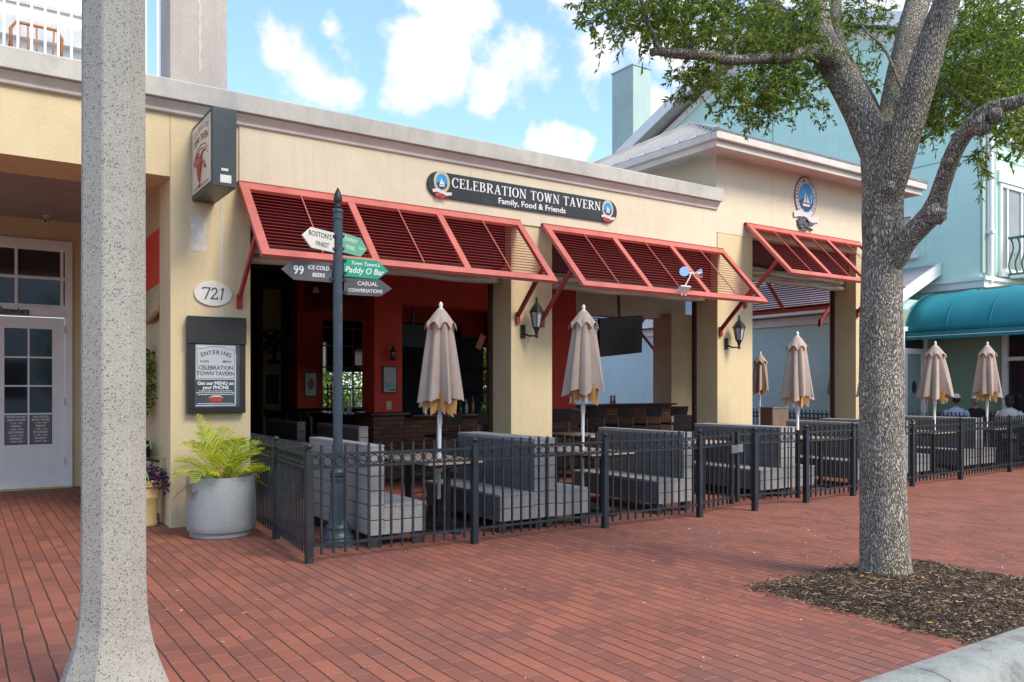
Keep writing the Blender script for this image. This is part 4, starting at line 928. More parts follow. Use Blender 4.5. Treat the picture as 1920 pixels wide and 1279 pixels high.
shutter(6.83, 10.56, 3.82, 2.86, 8.44, 3, 'middle red louvred awning with chrome floodlights on its lower rail')
shutter(11.13, 14.42, 4.32, 3.37, 8.44, 3, 'higher red louvred awning on the pavilion, partly behind the tree trunk')
# shutters on the far sides, seen from beneath
t = shutter(-1.6, 1.6, 0.95, 0.0, -.9, 2, 'red louvred awning seen from below through the third bay', yw=0)
t.location = (15.12, 12.3, 3.30); t.rotation_euler = (0,0,R(90)); t['label'] = 'louvred awning on the lane side, seen from below through the third bay'
t = shutter(-1.75, 1.75, 0.95, 0.0, -.9, 2, 'x', yw=0); t.location = (12.4, 14.63, 2.75); t.rotation_euler = (0,0,R(180)); t['label'] = 'louvred awning at the back of the pavilion, glimpsed right of the hanging television'

# ================================================================== WALL SIGNS
ns = thing('tavern_name_sign', 'long black rounded sign with white tavern lettering and two emblems', 'sign')
zc = 4.165; xl, xr, hh = 5.0, 8.22, .165
pts = [(xr-hh+hh*math.sin(R(a)), hh*math.cos(R(a))) for a in range(0, 181, 12)] + [(xl+hh-hh*math.sin(R(a)), -hh*math.cos(R(a))) for a in range(0, 181, 12)]
MB().prism(pts, faceY(0, 9.38, zc), .03).build('panel', MT['signblack'], ns)
o, w = serif_text('CELEBRATION TOWN TAVERN', .128, faceY(6.625, 9.349, zc+.050), MT['letter'], ns, sx=1.0)
print('serif width', w)
text('Family, Food & Friends', .112, faceY(6.66, 9.346, zc-.098), MT['letter'], ns, bold=.0015, sx=1.12)
def emblem(cx, cz, r, parent, y=9.349, big=False):
    def disc(rx, rz, z0, dd, mat, name, off=0):
        M_ = faceY(cx, y-off, cz+z0)
        MB().prism([(rx*math.cos(a*math.pi/14), rz*math.sin(a*math.pi/14)) for a in range(28)], M_, dd).build(name, mat, parent)
    if big: disc(r*1.06, r*1.30, 0, .004, MT['brown'], 'emblem_rim')
    disc(r, r*1.22, 0, .006, MT['gold'] if not big else MT['ribbon'], 'emblem_ring')
    disc(r*.72, r*.88, 0, .009, MT['blue'], 'emblem_field')
    q = MB(); M_ = faceY(cx, y-.0095, cz)
    q.prism([(-r*.7,-r*.25),(-r*.35,-r*.05),(0,-r*.2),(r*.3,-r*.05),(r*.7,-r*.25),(r*.5,-r*.62),(0,-r*.84),(-r*.5,-r*.62)], M_, .002); q.build('emblem_sea', MT['navy'], parent)
    q = MB(); M_ = faceY(cx, y-.0117, cz)
    q.prism([(-r*.3,-r*.3),(-r*.02,-r*.3),(-r*.05,r*.45)], M_, .002).prism([(r*.03,-r*.3),(r*.35,-r*.3),(r*.06,r*.2)], M_, .002).prism([(-r*.4,-r*.38),(r*.4,-r*.38),(r*.25,-r*.52),(-r*.3,-r*.52)], M_, .002)
    if big: q.prism([(r*.42,-r*.3),(r*.5,-r*.3),(r*.48,r*.3),(r*.44,r*.3)], M_, .002).prism([(r*.36,r*.1),(r*.56,r*.1),(r*.56,r*.16),(r*.36,r*.16)], M_, .002)
    q.build('emblem_sails', MT['letter'], parent)
    q = MB(); M_ = faceY(cx, y-.0095, cz-r*1.12)
    top_ = [(-r*1.2, r*.18), (-r*.6, r*.30), (0, r*.18), (r*.6, r*.02), (r*1.2, r*.12)]; bo = [(r*1.25,-r*.22),(r*.6,-r*.34),(0,-r*.18),(-r*.6,-r*.06),(-r*1.15,-r*.16)]
    q.prism(top_+bo, M_, .004).build('emblem_ribbon', MT['ribbon'], parent)
    mt = MT['emblemred'] if not big else MT['slate']
    q = MB(); M_ = faceY(cx, y-.0075, cz-r*1.50)
    for a, b_, c_, d_ in ((-.45,.05,.42,.22),(.1,-.05,.35,.18),(.55,.02,.26,.14),(-.1,.12,.3,.12)):
        q.prism([((a+c_*math.cos(t))*r, (b_+d_*math.sin(t))*r) for t in [k*math.pi/6 for k in range(12)]], M_, .003 + abs(a)*.001)
    q.tube([M_ @ Vector((-r*.8,-r*.1,.003)), M_ @ Vector((-r*.5,-r*.35,.003)), M_ @ Vector((0,-r*.25,.003)), M_ @ Vector((r*.6,-r*.4,.003))], r*.06, 6)
    if big:
        q.tube([M_ @ Vector((.5*r*math.cos(t)-.25*r, .42*r*math.sin(t)-.1*r, .004)) for t in [k*.6 for k in range(11)]], r*.05, 6)
    q.build('emblem_lobster', mt, parent)
emblem(5.205, zc+.035, .118, ns); emblem(8.035, zc+.03, .108, ns)
eo = thing('oval_emblem_sign', 'oval emblem sign with blue centre and pale ribbon on the pavilion wall', 'sign')
emblem(12.8, 4.99, .30, eo, y=9.38, big=True)
rg = 'CELEBRATION TOWN TAVERN'
for i, chh in enumerate(rg):
    if chh == ' ': continue
    a = R(222 - 264*i/(len(rg)-1)); rr = .255
    text(chh, .075, faceY(12.8+rr*math.cos(a), 9.372, 4.99+rr*1.22*math.sin(a)) @ Matrix.Rotation(a-R(90), 4, 'Z'), MT['letterdark'], eo, d=.001, bold=.001)
# number plaque
pq = thing('number_plaque', 'cream oval plaque with the number 721 on the first pillar', 'sign')
MB().prism([(.205*math.cos(k*math.pi/18), .137*math.sin(k*math.pi/18)) for k in range(36)], faceY(2.335, 9.399, 2.56), .022).build('plate', MT['signwhite'], pq, bevel=.004)
# digits as tapered strokes
dg_ = MB(); M_ = faceY(2.335, 9.3765, 2.56)
def st(pts, w):
    for (x0,y0),(x1,y1) in zip(pts[:-1], pts[1:]):
        a = Vector((x0,y0,0)); b = Vector((x1,y1,0)); n_ = (b-a).normalized(); p_ = Vector((-n_.y, n_.x, 0))*w/2; e = n_*w*.25
        dg_.prism([tuple((a-e+p_)[:2]), tuple((a-e-p_)[:2]), tuple((b+e-p_)[:2]), tuple((b+e+p_)[:2])][::-1], M_, .004)
st([(-.115,.045),(-.112,.062),(-.035,.062)], .012); st([(-.038,.06),(-.088,-.062)], .014)
st([(-.018,.035),(-.008,.055),(.012,.063),(.032,.055),(.038,.033),(.026,.008),(-.006,-.03),(-.024,-.056)], .012); st([(-.024,-.056),(.042,-.056),(.045,-.035)], .012)
st([(.085,.048),(.108,.062),(.082,-.062)], .013)
dg_.build('digits', MT['letterdark'], pq)
# menu case
mc = thing('menu_board', 'black wall case with a grey menu poster below the number plaque', 'notice board')
MB().box(2.05, 2.67, 9.31, 9.399, 1.235, 2.295).build('case', noise_mat('case_black', (.018,.018,.018,1), .4, .1), mc, bevel=.006)
MB().box(2.045, 2.675, 9.295, 9.309, 2.0, 2.30).build('hood', noise_mat('hood_black', (.028,.028,.027,1), .35, .1), mc, bevel=.004)
MB().box(2.12, 2.60, 9.304, 9.309, 1.30, 1.995).build('glass', MT['slatepaper'], mc)
MB().box(2.13, 2.555, 9.300, 9.303, 1.605, 1.985).build('poster', MT['paper'], mc)
MB().box(2.13, 2.555, 9.300, 9.303, 1.315, 1.33).box(2.545, 2.56, 9.2995, 9.303, 1.33, 1.9).build('poster_edge', MT['paper'], mc)
fm = MB()
fy = 9.2995
fm.box(2.142, 2.146, fy-.001, fy, 1.62, 1.945).box(2.538, 2.542, fy-.001, fy, 1.62, 1.945).box(2.142, 2.542, fy-.001, fy, 1.618, 1.622)
fm.build('poster_border', MT['letterdark'], mc)
ar = MB()
ar.tube([(2.142+.4*t, fy, 1.945+.028*max(0, math.sin(math.pi*min(1,max(0,(t-.15)/.7))))-(.012 if abs(t-.5)<.04 else 0)) for t in [k/20 for k in range(21)]], .002, 5)
ar.build('poster_border', MT['letterdark'], mc)
for i, c_ in enumerate('ENTERING'):
    t_ = (i-3.5)/3.5; text(c_, .062, faceY(2.342+.145*t_, fy, 1.905-.028*t_*t_) @ Matrix.Rotation(-.32*t_, 4, 'Z'), MT['letterdark'], mc, d=.0012, bold=.001)
text('SCAN', .036, faceY(2.222, fy, 1.805), MT['letterdark'], mc, d=.0012, bold=.0005); text('MENU', .036, faceY(2.462, fy, 1.805), MT['letterdark'], mc, d=.0012, bold=.0005)
text('CELEBRATION', .064, faceY(2.342, fy, 1.735), MT['letterdark'], mc, d=.0012, bold=.0012, sx=.90); text('TOWN TAVERN', .062, faceY(2.342, fy, 1.672), MT['letterdark'], mc, d=.0012, bold=.0012, sx=.90)
text('Get our MENU on', .055, faceY(2.342, 9.303, 1.565), MT['letter'], mc, d=.0012, bold=.0012, sx=.92); text('your PHONE', .055, faceY(2.342, 9.303, 1.518), MT['letter'], mc, d=.0012, bold=.0012, sx=.92)
sm = MB()
for k, w_ in enumerate((.18, .21, .19)):
    xx = 2.342-w_
    while xx < 2.342+w_: 
        l_ = rnd.uniform(.01,.03); sm.box(xx, min(xx+l_, 2.342+w_), 9.3015, 9.303, 1.478-.020*k, 1.485-.020*k); xx += l_+.006
sm.box(2.15, 2.53, 9.3015, 9.303, 1.342, 1.347)
sm.build('small_print', MT['letter'], mc)
MB().prism([(-.07,0),(-.04,.022),(.04,.022),(.07,0),(.05,-.03),(-.05,-.03)], faceY(2.345, 9.303, 1.39), .002).build('poster_badge', MT['emblemred'], mc)
MB().prism([(-.085,0),(-.04,.03),(.04,.03),(.085,0),(.04,.018),(-.04,.018)], faceY(2.345, 9.3005, 1.40), .002).build('poster_badge', MT['letter'], mc)
# projecting box sign
bs = thing('projecting_box_sign', 'dark box sign with a red lobster face projecting from the first pillar', 'sign')
MB().box(2.115, 2.355, 8.53, 9.395, 3.56, 4.36).build('case', MT['boxgrey'], bs, bevel=.006)
MB().box(2.106, 2.114, 8.58, 9.35, 3.61, 4.31).build('face', noise_mat('sign_face', (.62,.58,.50,1), .3, .06, 3), bs)
F = faceX(2.1055, 8.965, 3.96)
for i, c_ in enumerate('CELEBRATION'):
    t_ = (i-5)/5; text(c_, .085, F @ Matrix.Translation((.28*t_, .285-.03*t_*t_, 0)) @ Matrix.Rotation(-.16*t_, 4, 'Z'), noise_mat('faded', (.30,.28,.24,1), .5) if i == 0 else bs.children[-1].data.materials[0], bs, d=.001)
for i, c_ in enumerate('TOWN TAVERN'):
    if c_ == ' ': continue
    t_ = (i-5)/5; text(c_, .105, F @ Matrix.Translation((.27*t_, .185-.03*t_*t_, 0)) @ Matrix.Rotation(-.16*t_, 4, 'Z'), MT['brown'], bs, d=.001, bold=.0015)
lo = MB()
def lp(pts, w, n=6): lo.tube([F @ Vector((x, y, 0)) for x, y in pts], w, n)
lp([(.02,-.02),(.0,-.10),(-.03,-.18),(-.05,-.26)], [.035,.045,.035,.02]); lp([(.02,-.02),(.10,.03),(.18,.02)], .012); lp([(.02,-.02),(-.10,.04),(-.2,.0)], .010)
lp([(.0,-.06),(.13,-.09),(.2,-.16)], [.02,.012,.02]); lp([(-.02,-.08),(-.15,-.1),(-.22,-.05)], [.02,.014,.03]); lp([(-.05,-.26),(-.02,-.30),(-.09,-.31)], .015)
lp([(-.28,-.02),(-.15,.08),(.0,.11),(.18,.09),(.28,.02)], .006); lp([(-.28,-.07),(-.15,.04),(.0,.07),(.18,.05),(.28,-.03)], .005)
lo.build('lobster', noise_mat('faded_red', (.42,.10,.07,1), .5, .1), bs)
q = MB()
for i in range(16): q.obox(F @ Matrix.Translation((-.3+.04*i, -.315, .0005)), .022, .03, .002)
q.build('small_lettering', bs.children[2].data.materials[0], bs)
MB().box(2.20, 2.27, 8.526, 8.5295, 3.72, 3.745).box(2.19, 2.30, 8.526, 8.5295, 3.60, 3.68).build('sticker', MT['signwhite'], bs)
# lanterns
def lantern(x, z, label):
    l_ = thing('wall_lantern', label, 'wall lamp', (x, 9.4, z), 0, 'black lanterns on the pillars')
    MB().box(-.135, -.065, -.03, -.001, -.05, .14).build('back_plate', MT['black'], l_, bevel=.006)
    MB().tube([(-.10,-.03,.02),(-.07,-.12,-.02),(0,-.20,-.02),(0,-.20,.10)], .014, 8).lathe([(.012,-.05),(.03,-.03),(.018,0),(.03,.05),(.055,.10)], (0,-.20,0), 8).build('arm', MT['black'], l_, smooth='auto')
    MB().lathe([(.050,.10),(.085,.30),(.001,.30)], (0,-.20,0), 6).build('glass', noise_mat('lamp_glass', (.48,.50,.48,1), .15, .1), l_)
    q = MB()
    for k in range(6):
        a = math.pi*k/3; q.bar((.054*math.cos(a), -.20+.054*math.sin(a), .10), (.09*math.cos(a), -.20+.09*math.sin(a), .30), .012, .012)
    q.lathe([(.115,.30),(.11,.32),(.07,.38),(.035,.42),(.02,.43),(.02,.45),(.012,.47),(.022,.485),(.008,.50),(.001,.53)], (0,-.20,0), 6)
    q.bar((-.025,-.2,.505),(.025,-.2,.505),.008,.008)
    q.build('cage', MT['black'], l_)
lantern(6.62, 2.26, 'black wall lantern on the wide pillar between the first two awnings'); lantern(10.78, 2.22, 'black wall lantern on the pillar just left of the pavilion bay')
# floodlight
fl = thing('floodlight', 'twin chrome floodlight on a white plate on the middle awning', 'floodlight')
pl = Vector((8.66, 8.42, 2.93))
MB().obox(Matrix.Translation(pl) @ Matrix.Rotation(R(-40),4,'X'), .20, .17, .02).build('plate', MT['white'], fl, bevel=.003)
MB().tube([pl, pl+Vector((.02,-.02,.06)), pl+Vector((.10,-.04,.19)), pl+Vector((.11,-.05,.26))], .011, 8).tube([pl+Vector((.03,-.05,.25)), pl+Vector((.19,-.05,.25))], .010, 8).build('arm', MT['white'], fl, smooth=True)
for s, dx in ((-1, -.02), (1, .24)):
    c_ = pl+Vector((dx, -.06, .25)); dirv = Vector((s*.75, -.6, .1)).normalized()
    q = MB().tube([c_-dirv*.04, c_-dirv*.02, c_+dirv*.02, c_+dirv*.05, c_+dirv*.06], [.02,.035,.055,.07,.072], 16, cap=True)
    q.build('lamp_head', MT['chrome'], fl, smooth='auto')
for s in (0,1): MB().ball(pl+Vector((-.03+.07*s, -.01, -.07)), .014, 8).build('screw_cap', MT['white'], fl, smooth=True)

# ================================================================== SIGNPOST
sp = thing('signpost', 'blue grey cast iron finger post with five arrow boards inside the fence', 'signpost', (3.02, 7.47, 0))
MB().lathe([(.175,0),(.175,.03),(.16,.045),(.15,.07),(.155,.085),(.13,.11),(.12,.16),(.125,.18),(.105,.21)], n=16).build('base', MT['postpaint'], sp, smooth='auto')
cv = MB(); nf = 24
for z, r in ((.205,.10),(.25,.088),(.60,.068),(.64,.074),(.66,.074)):
    for k in range(nf): 
        rr = r*(1 if k % 2 else (.90 if z < .62 else 1)); a = 2*math.pi*k/nf; cv.v.append((rr*math.cos(a), rr*math.sin(a), z))
for i in range(4):
    for k in range(nf): cv.f.append((i*nf+k, i*nf+(k+1)%nf, (i+1)*nf+(k+1)%nf, (i+1)*nf+k))
cv.build('fluted_column', MT['postpaint'], sp)
MB().lathe([(.058,.655),(.075,.67),(.08,.70),(.07,.725),(.05,.74),(.045,.76)], n=16).build('collar', MT['postpaint'], sp, smooth='auto')
q = MB()
for k in range(8):
    a = k*math.pi/4; q.ball((.078*math.cos(a), .078*math.sin(a), .70), .014, 8)
q.build('collar_bead', MT['postpaint'], sp, smooth=True)
MB().lathe([(.045,.75),(.045,3.13),(.052,3.135),(.052,3.15),(.043,3.16),(.043,3.20),(.052,3.205),(.050,3.225),(.030,3.24)], n=16).build('shaft', MT['postpaint'], sp, smooth='auto')
MB().lathe([(.030,3.24),(.036,3.26),(.024,3.275),(.038,3.30),(.042,3.33),(.036,3.37),(.020,3.41),(.004,3.44)], n=14).build('finial', MT['black'], sp, smooth=True)
def arrow(ang, z, L, h, mat, lines, side, label=None, tip=.12, ink='letter'):
    """board leaves the post along direction ang (degrees from +X); side = +1 when text reads away from the post"""
    a = R(ang); dx = Vector((math.cos(a), math.sin(a), 0)); up = Vector((0,0,1))
    toward = Vector((-3.0, -7.5, 0)).normalized(); nn = dx.cross(up); 
    if nn.dot(toward) < 0: nn = -nn
    rd = up.cross(nn)               # reading direction seen from the camera
    s = 1 if rd.dot(dx) > 0 else -1
    M_ = Matrix((( rd.x, 0, nn.x, 0),(rd.y, 0, nn.y, 0),(0, 1, 0, z),(0,0,0,1)))
    M_.col[1] = (0,0,1,0); M_.translation = (0,0,z)
    o0 = .06
    poly = [(s*o0, -h/2), (s*(L-tip), -h/2), (s*L, 0), (s*(L-tip), h/2), (s*o0, h/2)]
    if s < 0: poly = poly[::-1]
    b_ = MB().prism(poly, M_ @ Matrix.Translation((0,0,-.008)), .016).build('arrow_board', mat, sp, bevel=.002)
    if label: b_['label'] = label
    for zz in (-.06, .06): MB().obox(M_ @ Matrix.Translation((s*.06, zz, 0)), .05, .025, .035).build('bracket', MT['black'], b_)
    for txt, size, x, y, kw in lines: text(txt, size, M_ @ Matrix.Translation((s*x, y, .0085)), MT[ink], b_, d=.0012, **kw)
arrow(178, 2.615, .55, .185, MT['slate'], [('99', .112, .385, .0, dict(bold=.002, sx=.9)), ('ICE COLD', .052, .195, .036, dict(bold=.0008, shear=.15, sx=.9)), ('BEERS', .052, .195, -.033, dict(bold=.0008, shear=.15, sx=.9))], -1, 'slate arrow reading 99 ice cold beers')
arrow(4, 2.685, .55, .185, MT['signgreen'], [("Town Tavern's", .052, .29, .045, dict(shear=.2, bold=.0005)), ('Paddy O Bar', .082, .28, -.025, dict(shear=.25, bold=.001))], 1, 'green arrow reading Paddy O Bar')
arrow(-8, 2.495, .54, .165, MT['slate'], [('CASUAL', .055, .29, .034, dict(bold=.0005)), ('CONVERSATIONS', .048, .27, -.035, dict(bold=.0005, sx=.88))], 1, 'slate arrow reading casual conversations')
arrow(208, 2.90, .50, .19, MT['signwhite'], [("BOSTON'S", .068, .26, .04, dict(bold=.0005)), ('FINEST', .062, .23, -.045, dict(bold=.0005))], -1, 'white arrow reading Boston\'s finest', ink='letterdark')
arrow(33, 2.925, .50, .19, MT['signmint'], [('FENWAY', .062, .2, .04, {}), ('PARK', .062, .2, -.035, {}), ('1500 MI', .034, .39, -.012, {})], 1, 'pale green arrow angled away behind the post')

# ================================================================== PLANTERS AND PLANTS
pc = thing('concrete_planter', 'round grey concrete planter in front of the first pillar', 'planter', (2.245, 8.69, 0))
MB().lathe([(.30,0),(.31,.01),(.31,.045),(.312,.05),(.330,.06),(.340,.085),(.342,.13),(.343,.60),(.335,.612),(.325,.612),(.318,.60),(.315,.50),(.001,.50)], n=48).build('bowl', MT['planter'], pc, smooth='auto')
MB().lathe([(.314,.50),(.314,.53),(.15,.55),(.001,.55)], n=24).build('soil', MT['soil'], pc)
def frond(mb, base, az, L, rise, droop, rn, w=.016, leaf=.17, nl=26, tips=None):
    pts = []
    for i in range(13):
        t = i/12; r = L*t*(1-.12*t); z = rise*t - droop*t*t
        pts.append(Vector((base[0]+math.cos(az)*r, base[1]+math.sin(az)*r, base[2]+z)))
    mb.tube(pts, [.007*(1-.8*i/12)+.0015 for i in range(13)], 5)
    for i in range(nl):
        t = .22 + .78*i/(nl-1); k = t*12; a = int(min(11, k)); p = pts[a].lerp(pts[a+1], k-a); tn = (pts[a+1]-pts[a]).normalized()
        side = tn.cross(Vector((0,0,1))); 
        if side.length < .05: side = Vector((1,0,0))
        side.normalize(); upv = side.cross(tn)
        ll = leaf*(math.sin(math.pi*min(1, .25+t*.72)))*rn.uniform(.85, 1.1)
        for s in (-1, 1):
            dv = (side*s*.72 + tn*.75 + upv*.30 + Vector((rn.uniform(-.1,.1), rn.uniform(-.1,.1), rn.uniform(-.15,.05)))).normalized()
            e = p + dv*ll + Vector((0,0,-ll*.22)); m_ = p + dv*ll*.55; wv = tn*w*.5
            mb.add([p-wv*.4, m_-wv, e, m_+wv, p+wv*.4], [(0,1,3,4),(1,2,3)])
rn = random.Random(11)
pmb, dmb = MB(), MB()
bx, by, bz = 2.26, 8.66, .54
fs = [(0.1,.42,.50,.15),(0.5,.40,.62,.2),(1.2,.3,.66,.1),(1.9,.35,.72,.15),(2.5,.42,.62,.2),(2.9,.46,.5,.25),(3.3,.52,.42,.3),(3.8,.44,.38,.3),(4.3,.40,.45,.3),(4.7,.30,.52,.25),(5.2,.42,.42,.25),(5.7,.50,.40,.28),(6.1,.55,.38,.3),(2.2,.30,.82,.12),(1.0,.42,.70,.25),(3.5,.36,.75,.3),(4.9,.25,.66,.2),(0.3,.50,.30,.3),(5.5,.34,.62,.3)]
for a, L, ri, dr_ in fs:
    frond(pmb, (bx+.04*math.cos(a), by+.04*math.sin(a), bz), a+rn.uniform(-.15,.15), L*1.02, ri, dr_*1.1, rn, leaf=.29, nl=17, w=.019)
for a, L, ri, dr_ in ((3.5,.50,.12,.28),(3.9,.34,.08,.30),(5.9,.50,.16,.22),(4.5,.32,.1,.32),(3.3,.58,.22,.34)):
    frond(dmb, (bx, by, bz), a, L, ri, dr_, rn, leaf=.14, nl=18)
pt = thing('palm', 'bright yellow green palm growing in the round concrete planter', 'plant')
pmb.build('fronds', MT['palm'], pt)
d_ = dmb.build('withered_fronds', MT['palmdead'], pt); d_['label'] = 'brown withered fronds'
st_ = MB()
for k in range(7): 
    a = k*.9; st_.tube([(bx+.05*math.cos(a), by+.05*math.sin(a), .52), (bx+.09*math.cos(a), by+.09*math.sin(a), .70)], [.014,.008], 6)
st_.build('stem', MT['palmdead'], pt)
yp = thing('yellow_pot', 'small yellow fluted pot at the foot of the first pillar', 'pot', (1.695, 9.72, 0))
MB().lathe([(.115,0),(.125,.01),(.125,.05),(.115,.07),(.14,.30),(.15,.315),(.15,.33),(.143,.345),(.155,.42),(.18,.44),(.185,.50),(.175,.51),(.16,.50),(.15,.46),(.001,.46)], n=28).build('bowl', MT['pot'], yp, smooth='auto')
def leafball(mb, c, r, n, ll, lw, rn, sc=(1,1,1), droop=.3):
    for i in range(n):
        a = rn.uniform(0, 6.283); b_ = math.acos(rn.uniform(-1,1)); q_ = rn.uniform(.35, 1)**.6*r
        p = Vector((c[0]+q_*math.sin(b_)*math.cos(a)*sc[0], c[1]+q_*math.sin(b_)*math.sin(a)*sc[1], c[2]+q_*math.cos(b_)*sc[2]))
        d_ = Vector((rn.gauss(0,1), rn.gauss(0,1), rn.gauss(-droop,.7))).normalized(); s_ = d_.cross(Vector((rn.gauss(0,1), rn.gauss(0,1), rn.gauss(0,1))))
        if s_.length < .1: continue
        s_.normalize(); l_ = ll*rn.uniform(.7,1.25); w_ = lw*rn.uniform(.7,1.2)
        mb.add([p, p+d_*l_*.5-s_*w_*.5, p+d_*l_, p+d_*l_*.5+s_*w_*.5], [(0,1,2,3)])
pu = thing('purple_plant', 'dark purple trailing plant spilling from the small yellow pot', 'plant')
q = MB(); leafball(q, (1.68,9.68,.56), .20, 420, .07, .02, rn, (1.2,1,.6)); leafball(q, (1.84,9.5,.50), .12, 120, .07, .018, rn, (1,1,.9)); q.build('leaves', MT['purple'], pu)
gp = thing('broad_leaf_plant', 'single bright green plant with long strap leaves beside the pole', 'plant')
q = MB()
for az, L, ri in ((-.3,.42,.30),(.5,.34,.42),(-1.2,.36,.2),(2.4,.4,.4),(-.1,.45,.05)):
    vs = []
    for i in range(9):
        t = i/8; w_ = .035*math.sin(math.pi*min(1,t*.9+.08)); c_ = Vector((1.55+math.cos(az)*L*t, 9.75+math.sin(az)*L*t, .62+ri*t*1.6-.42*t*t)); s_ = Vector((-math.sin(az), math.cos(az), 0))*w_
        vs += [c_-s_, c_+s_]
    q.add(vs, [(2*i, 2*i+1, 2*i+3, 2*i+2) for i in range(8)])
q.build('leaves', leaf_mat('strap', (.12,.34,.03,1), (.2,.45,.05,1), (.3,.5,.08,1)), gp, smooth=True)
fi = thing('small_ficus', 'small dark leafed tree in a black tub beside the porch side wall', 'potted tree')
q = MB(); leafball(q, (1.74,10.9,1.60), .36, 1500, .075, .03, rn, (1,1,1.4)); q.build('crown', MT['leaf'], fi)
MB().tube([(1.64,10.9,.4),(1.62,10.88,.9),(1.62,10.9,1.5)], [.02,.018,.01], 8).build('trunk', MT['bark2'], fi); MB().lathe([(.14,0),(.19,.40),(.20,.42),(.17,.42),(.001,.38)], (1.64,10.9,0), 20).build('tub', MT['black'], fi)

# ================================================================== IRON FENCES
def fence_run(pts, label, group=None, rings=True, spacing=.111, hh=1.0, posts=None, cat='fence', zb=0, name='iron_fence', endposts=(True, True)):
    t = thing(name, label, cat, (pts[0][0], pts[0][1], zb), 0, group)
    o = Vector((pts[0][0], pts[0][1], 0)); P_ = [Vector((x, y, 0)) - o for x, y in pts]
    for i, p in enumerate(P_):
        if (i == 0 and not endposts[0]) or (i == len(P_)-1 and not endposts[1]): continue
        q = MB().box(p.x-.031, p.x+.031, p.y-.031, p.y+.031, 0, .955)
        po = q.build('post', MT['iron'], t, bevel=.003)
        MB().lathe([(.036,.955),(.036,.966),(.016,.97),(.014,.982),(.024,.988),(.032,1.004),(.030,1.020),(.016,1.034),(.001,1.038)], (p.x,p.y,0), 12).build('finial', MT['iron'], po, smooth='auto')
    for a, b in zip(P_[:-1], P_[1:]):
        L = (b-a).length; d_ = (b-a)/L; r = MB()
        for z in (.928, .815, .145):
            m_ = MB().bar(a+Vector((0,0,z))+d_*.03, b+Vector((0,0,z))-d_*.03, .026, .022); m_.build('rail', MT['iron'], t)
        n = max(2, round(L/spacing)); s = L/n
        pk_ = MB(); rg_ = MB()
        for k in range(1, n):
            p = a + d_*(s*k)
            pk_.bar(p+Vector((0,0,.062)), p+Vector((0,0,1.0)), .018, .018, tuple(d_)).lathe([(.008,1.0),(.016,1.004),(.016,1.010),(.008,1.016)], (p.x,p.y,0), 6)
        if rings:
            ax = Matrix((d_, Vector((0,0,1)), d_.cross(Vector((0,0,1))))).transposed()
            for k in range(n):
                p = a + d_*(s*(k+.5)); rg_.torus((p.x,p.y,.871), .040, .006, ax, 14, 6)
            rg_.build('ring_band', MT['iron'], t, smooth=True)
        pk_.build('picket_panel', MT['iron'], t)
    return t
fence_run([(2.71,9.3),(2.63,8.12),(2.50,6.86)], 'black iron picket fence running back from the corner post to the first pillar', spacing=.105, endposts=(False, False))
fence_run([(2.50,6.83),(4.15,6.80),(5.79,6.78),(7.20,6.73)], 'black iron picket fence in front of the nearest grey benches')
def gate(x0, y0, x1, y1, label):
    g = thing('iron_gate', label, 'gate', (x0,y0,0), 0, 'iron gates in the patio fence')
    a = Vector((0,0,0)); b = Vector((x1-x0, y1-y0, 0)); L = b.length; d_ = b/L
    q = MB()
    for p in (a, b): q.box(p.x-.022, p.x+.022, p.y-.022, p.y+.022, .06, .96)
    for z in (.925, .81, .145): q.bar(a+Vector((0,0,z)), b+Vector((0,0,z)), .026, .022)
    q.build('gate_frame', MT['iron'], g)
    n = round(L/.108); s = L/n; pk_ = MB(); rg_ = MB(); ax = Matrix((d_, Vector((0,0,1)), d_.cross(Vector((0,0,1))))).transposed()
    for k in range(1, n):
        p = a+d_*(s*k); pk_.bar(p+Vector((0,0,.07)), p+Vector((0,0,1.0)), .018, .018, tuple(d_))
    for k in range(n): 
        p = a+d_*(s*(k+.5)); rg_.torus((p.x,p.y,.868), .039, .006, ax, 14, 6)
    pk_.build('picket_panel', MT['iron'], g); rg_.build('ring_band', MT['iron'], g, smooth=True)
    MB().box(b.x-.05, b.x+.05, b.y-.05, b.y-.024, .70, .80).build('latch', noise_mat('latch_steel', (.25,.26,.27,1), .4, .2, metal=.6), g)
    return g
gate(7.27, 6.80, 8.04, 6.98, 'left black iron gate leaf beside the dark chair')
gate(9.19, 6.86, 8.24, 7.06, 'right black iron gate leaf in front of a grey bench end')
fence_run([(8.14,6.70),(8.145,6.78)], 'single black iron gate post with latch between the gate leaves', rings=False, name='gate_post', cat='post', endposts=(True, False))
fence_run([(9.27,6.79),(10.43,6.87),(12.2,7.02),(13.78,7.10),(15.79,7.26),(17.8,7.42)], 'black iron picket fence running right from the gate behind the tree trunk')
fence_run([(15.9,9.7),(17.1,9.25),(18.9,8.75)], 'black iron fence behind the two right hand umbrellas, in front of the seated people')
fence_run([(16.7,17.5),(16.7,15),(16.7,12.8),(16.7,10.9)], 'black iron fence across the lane seen through the third bay')

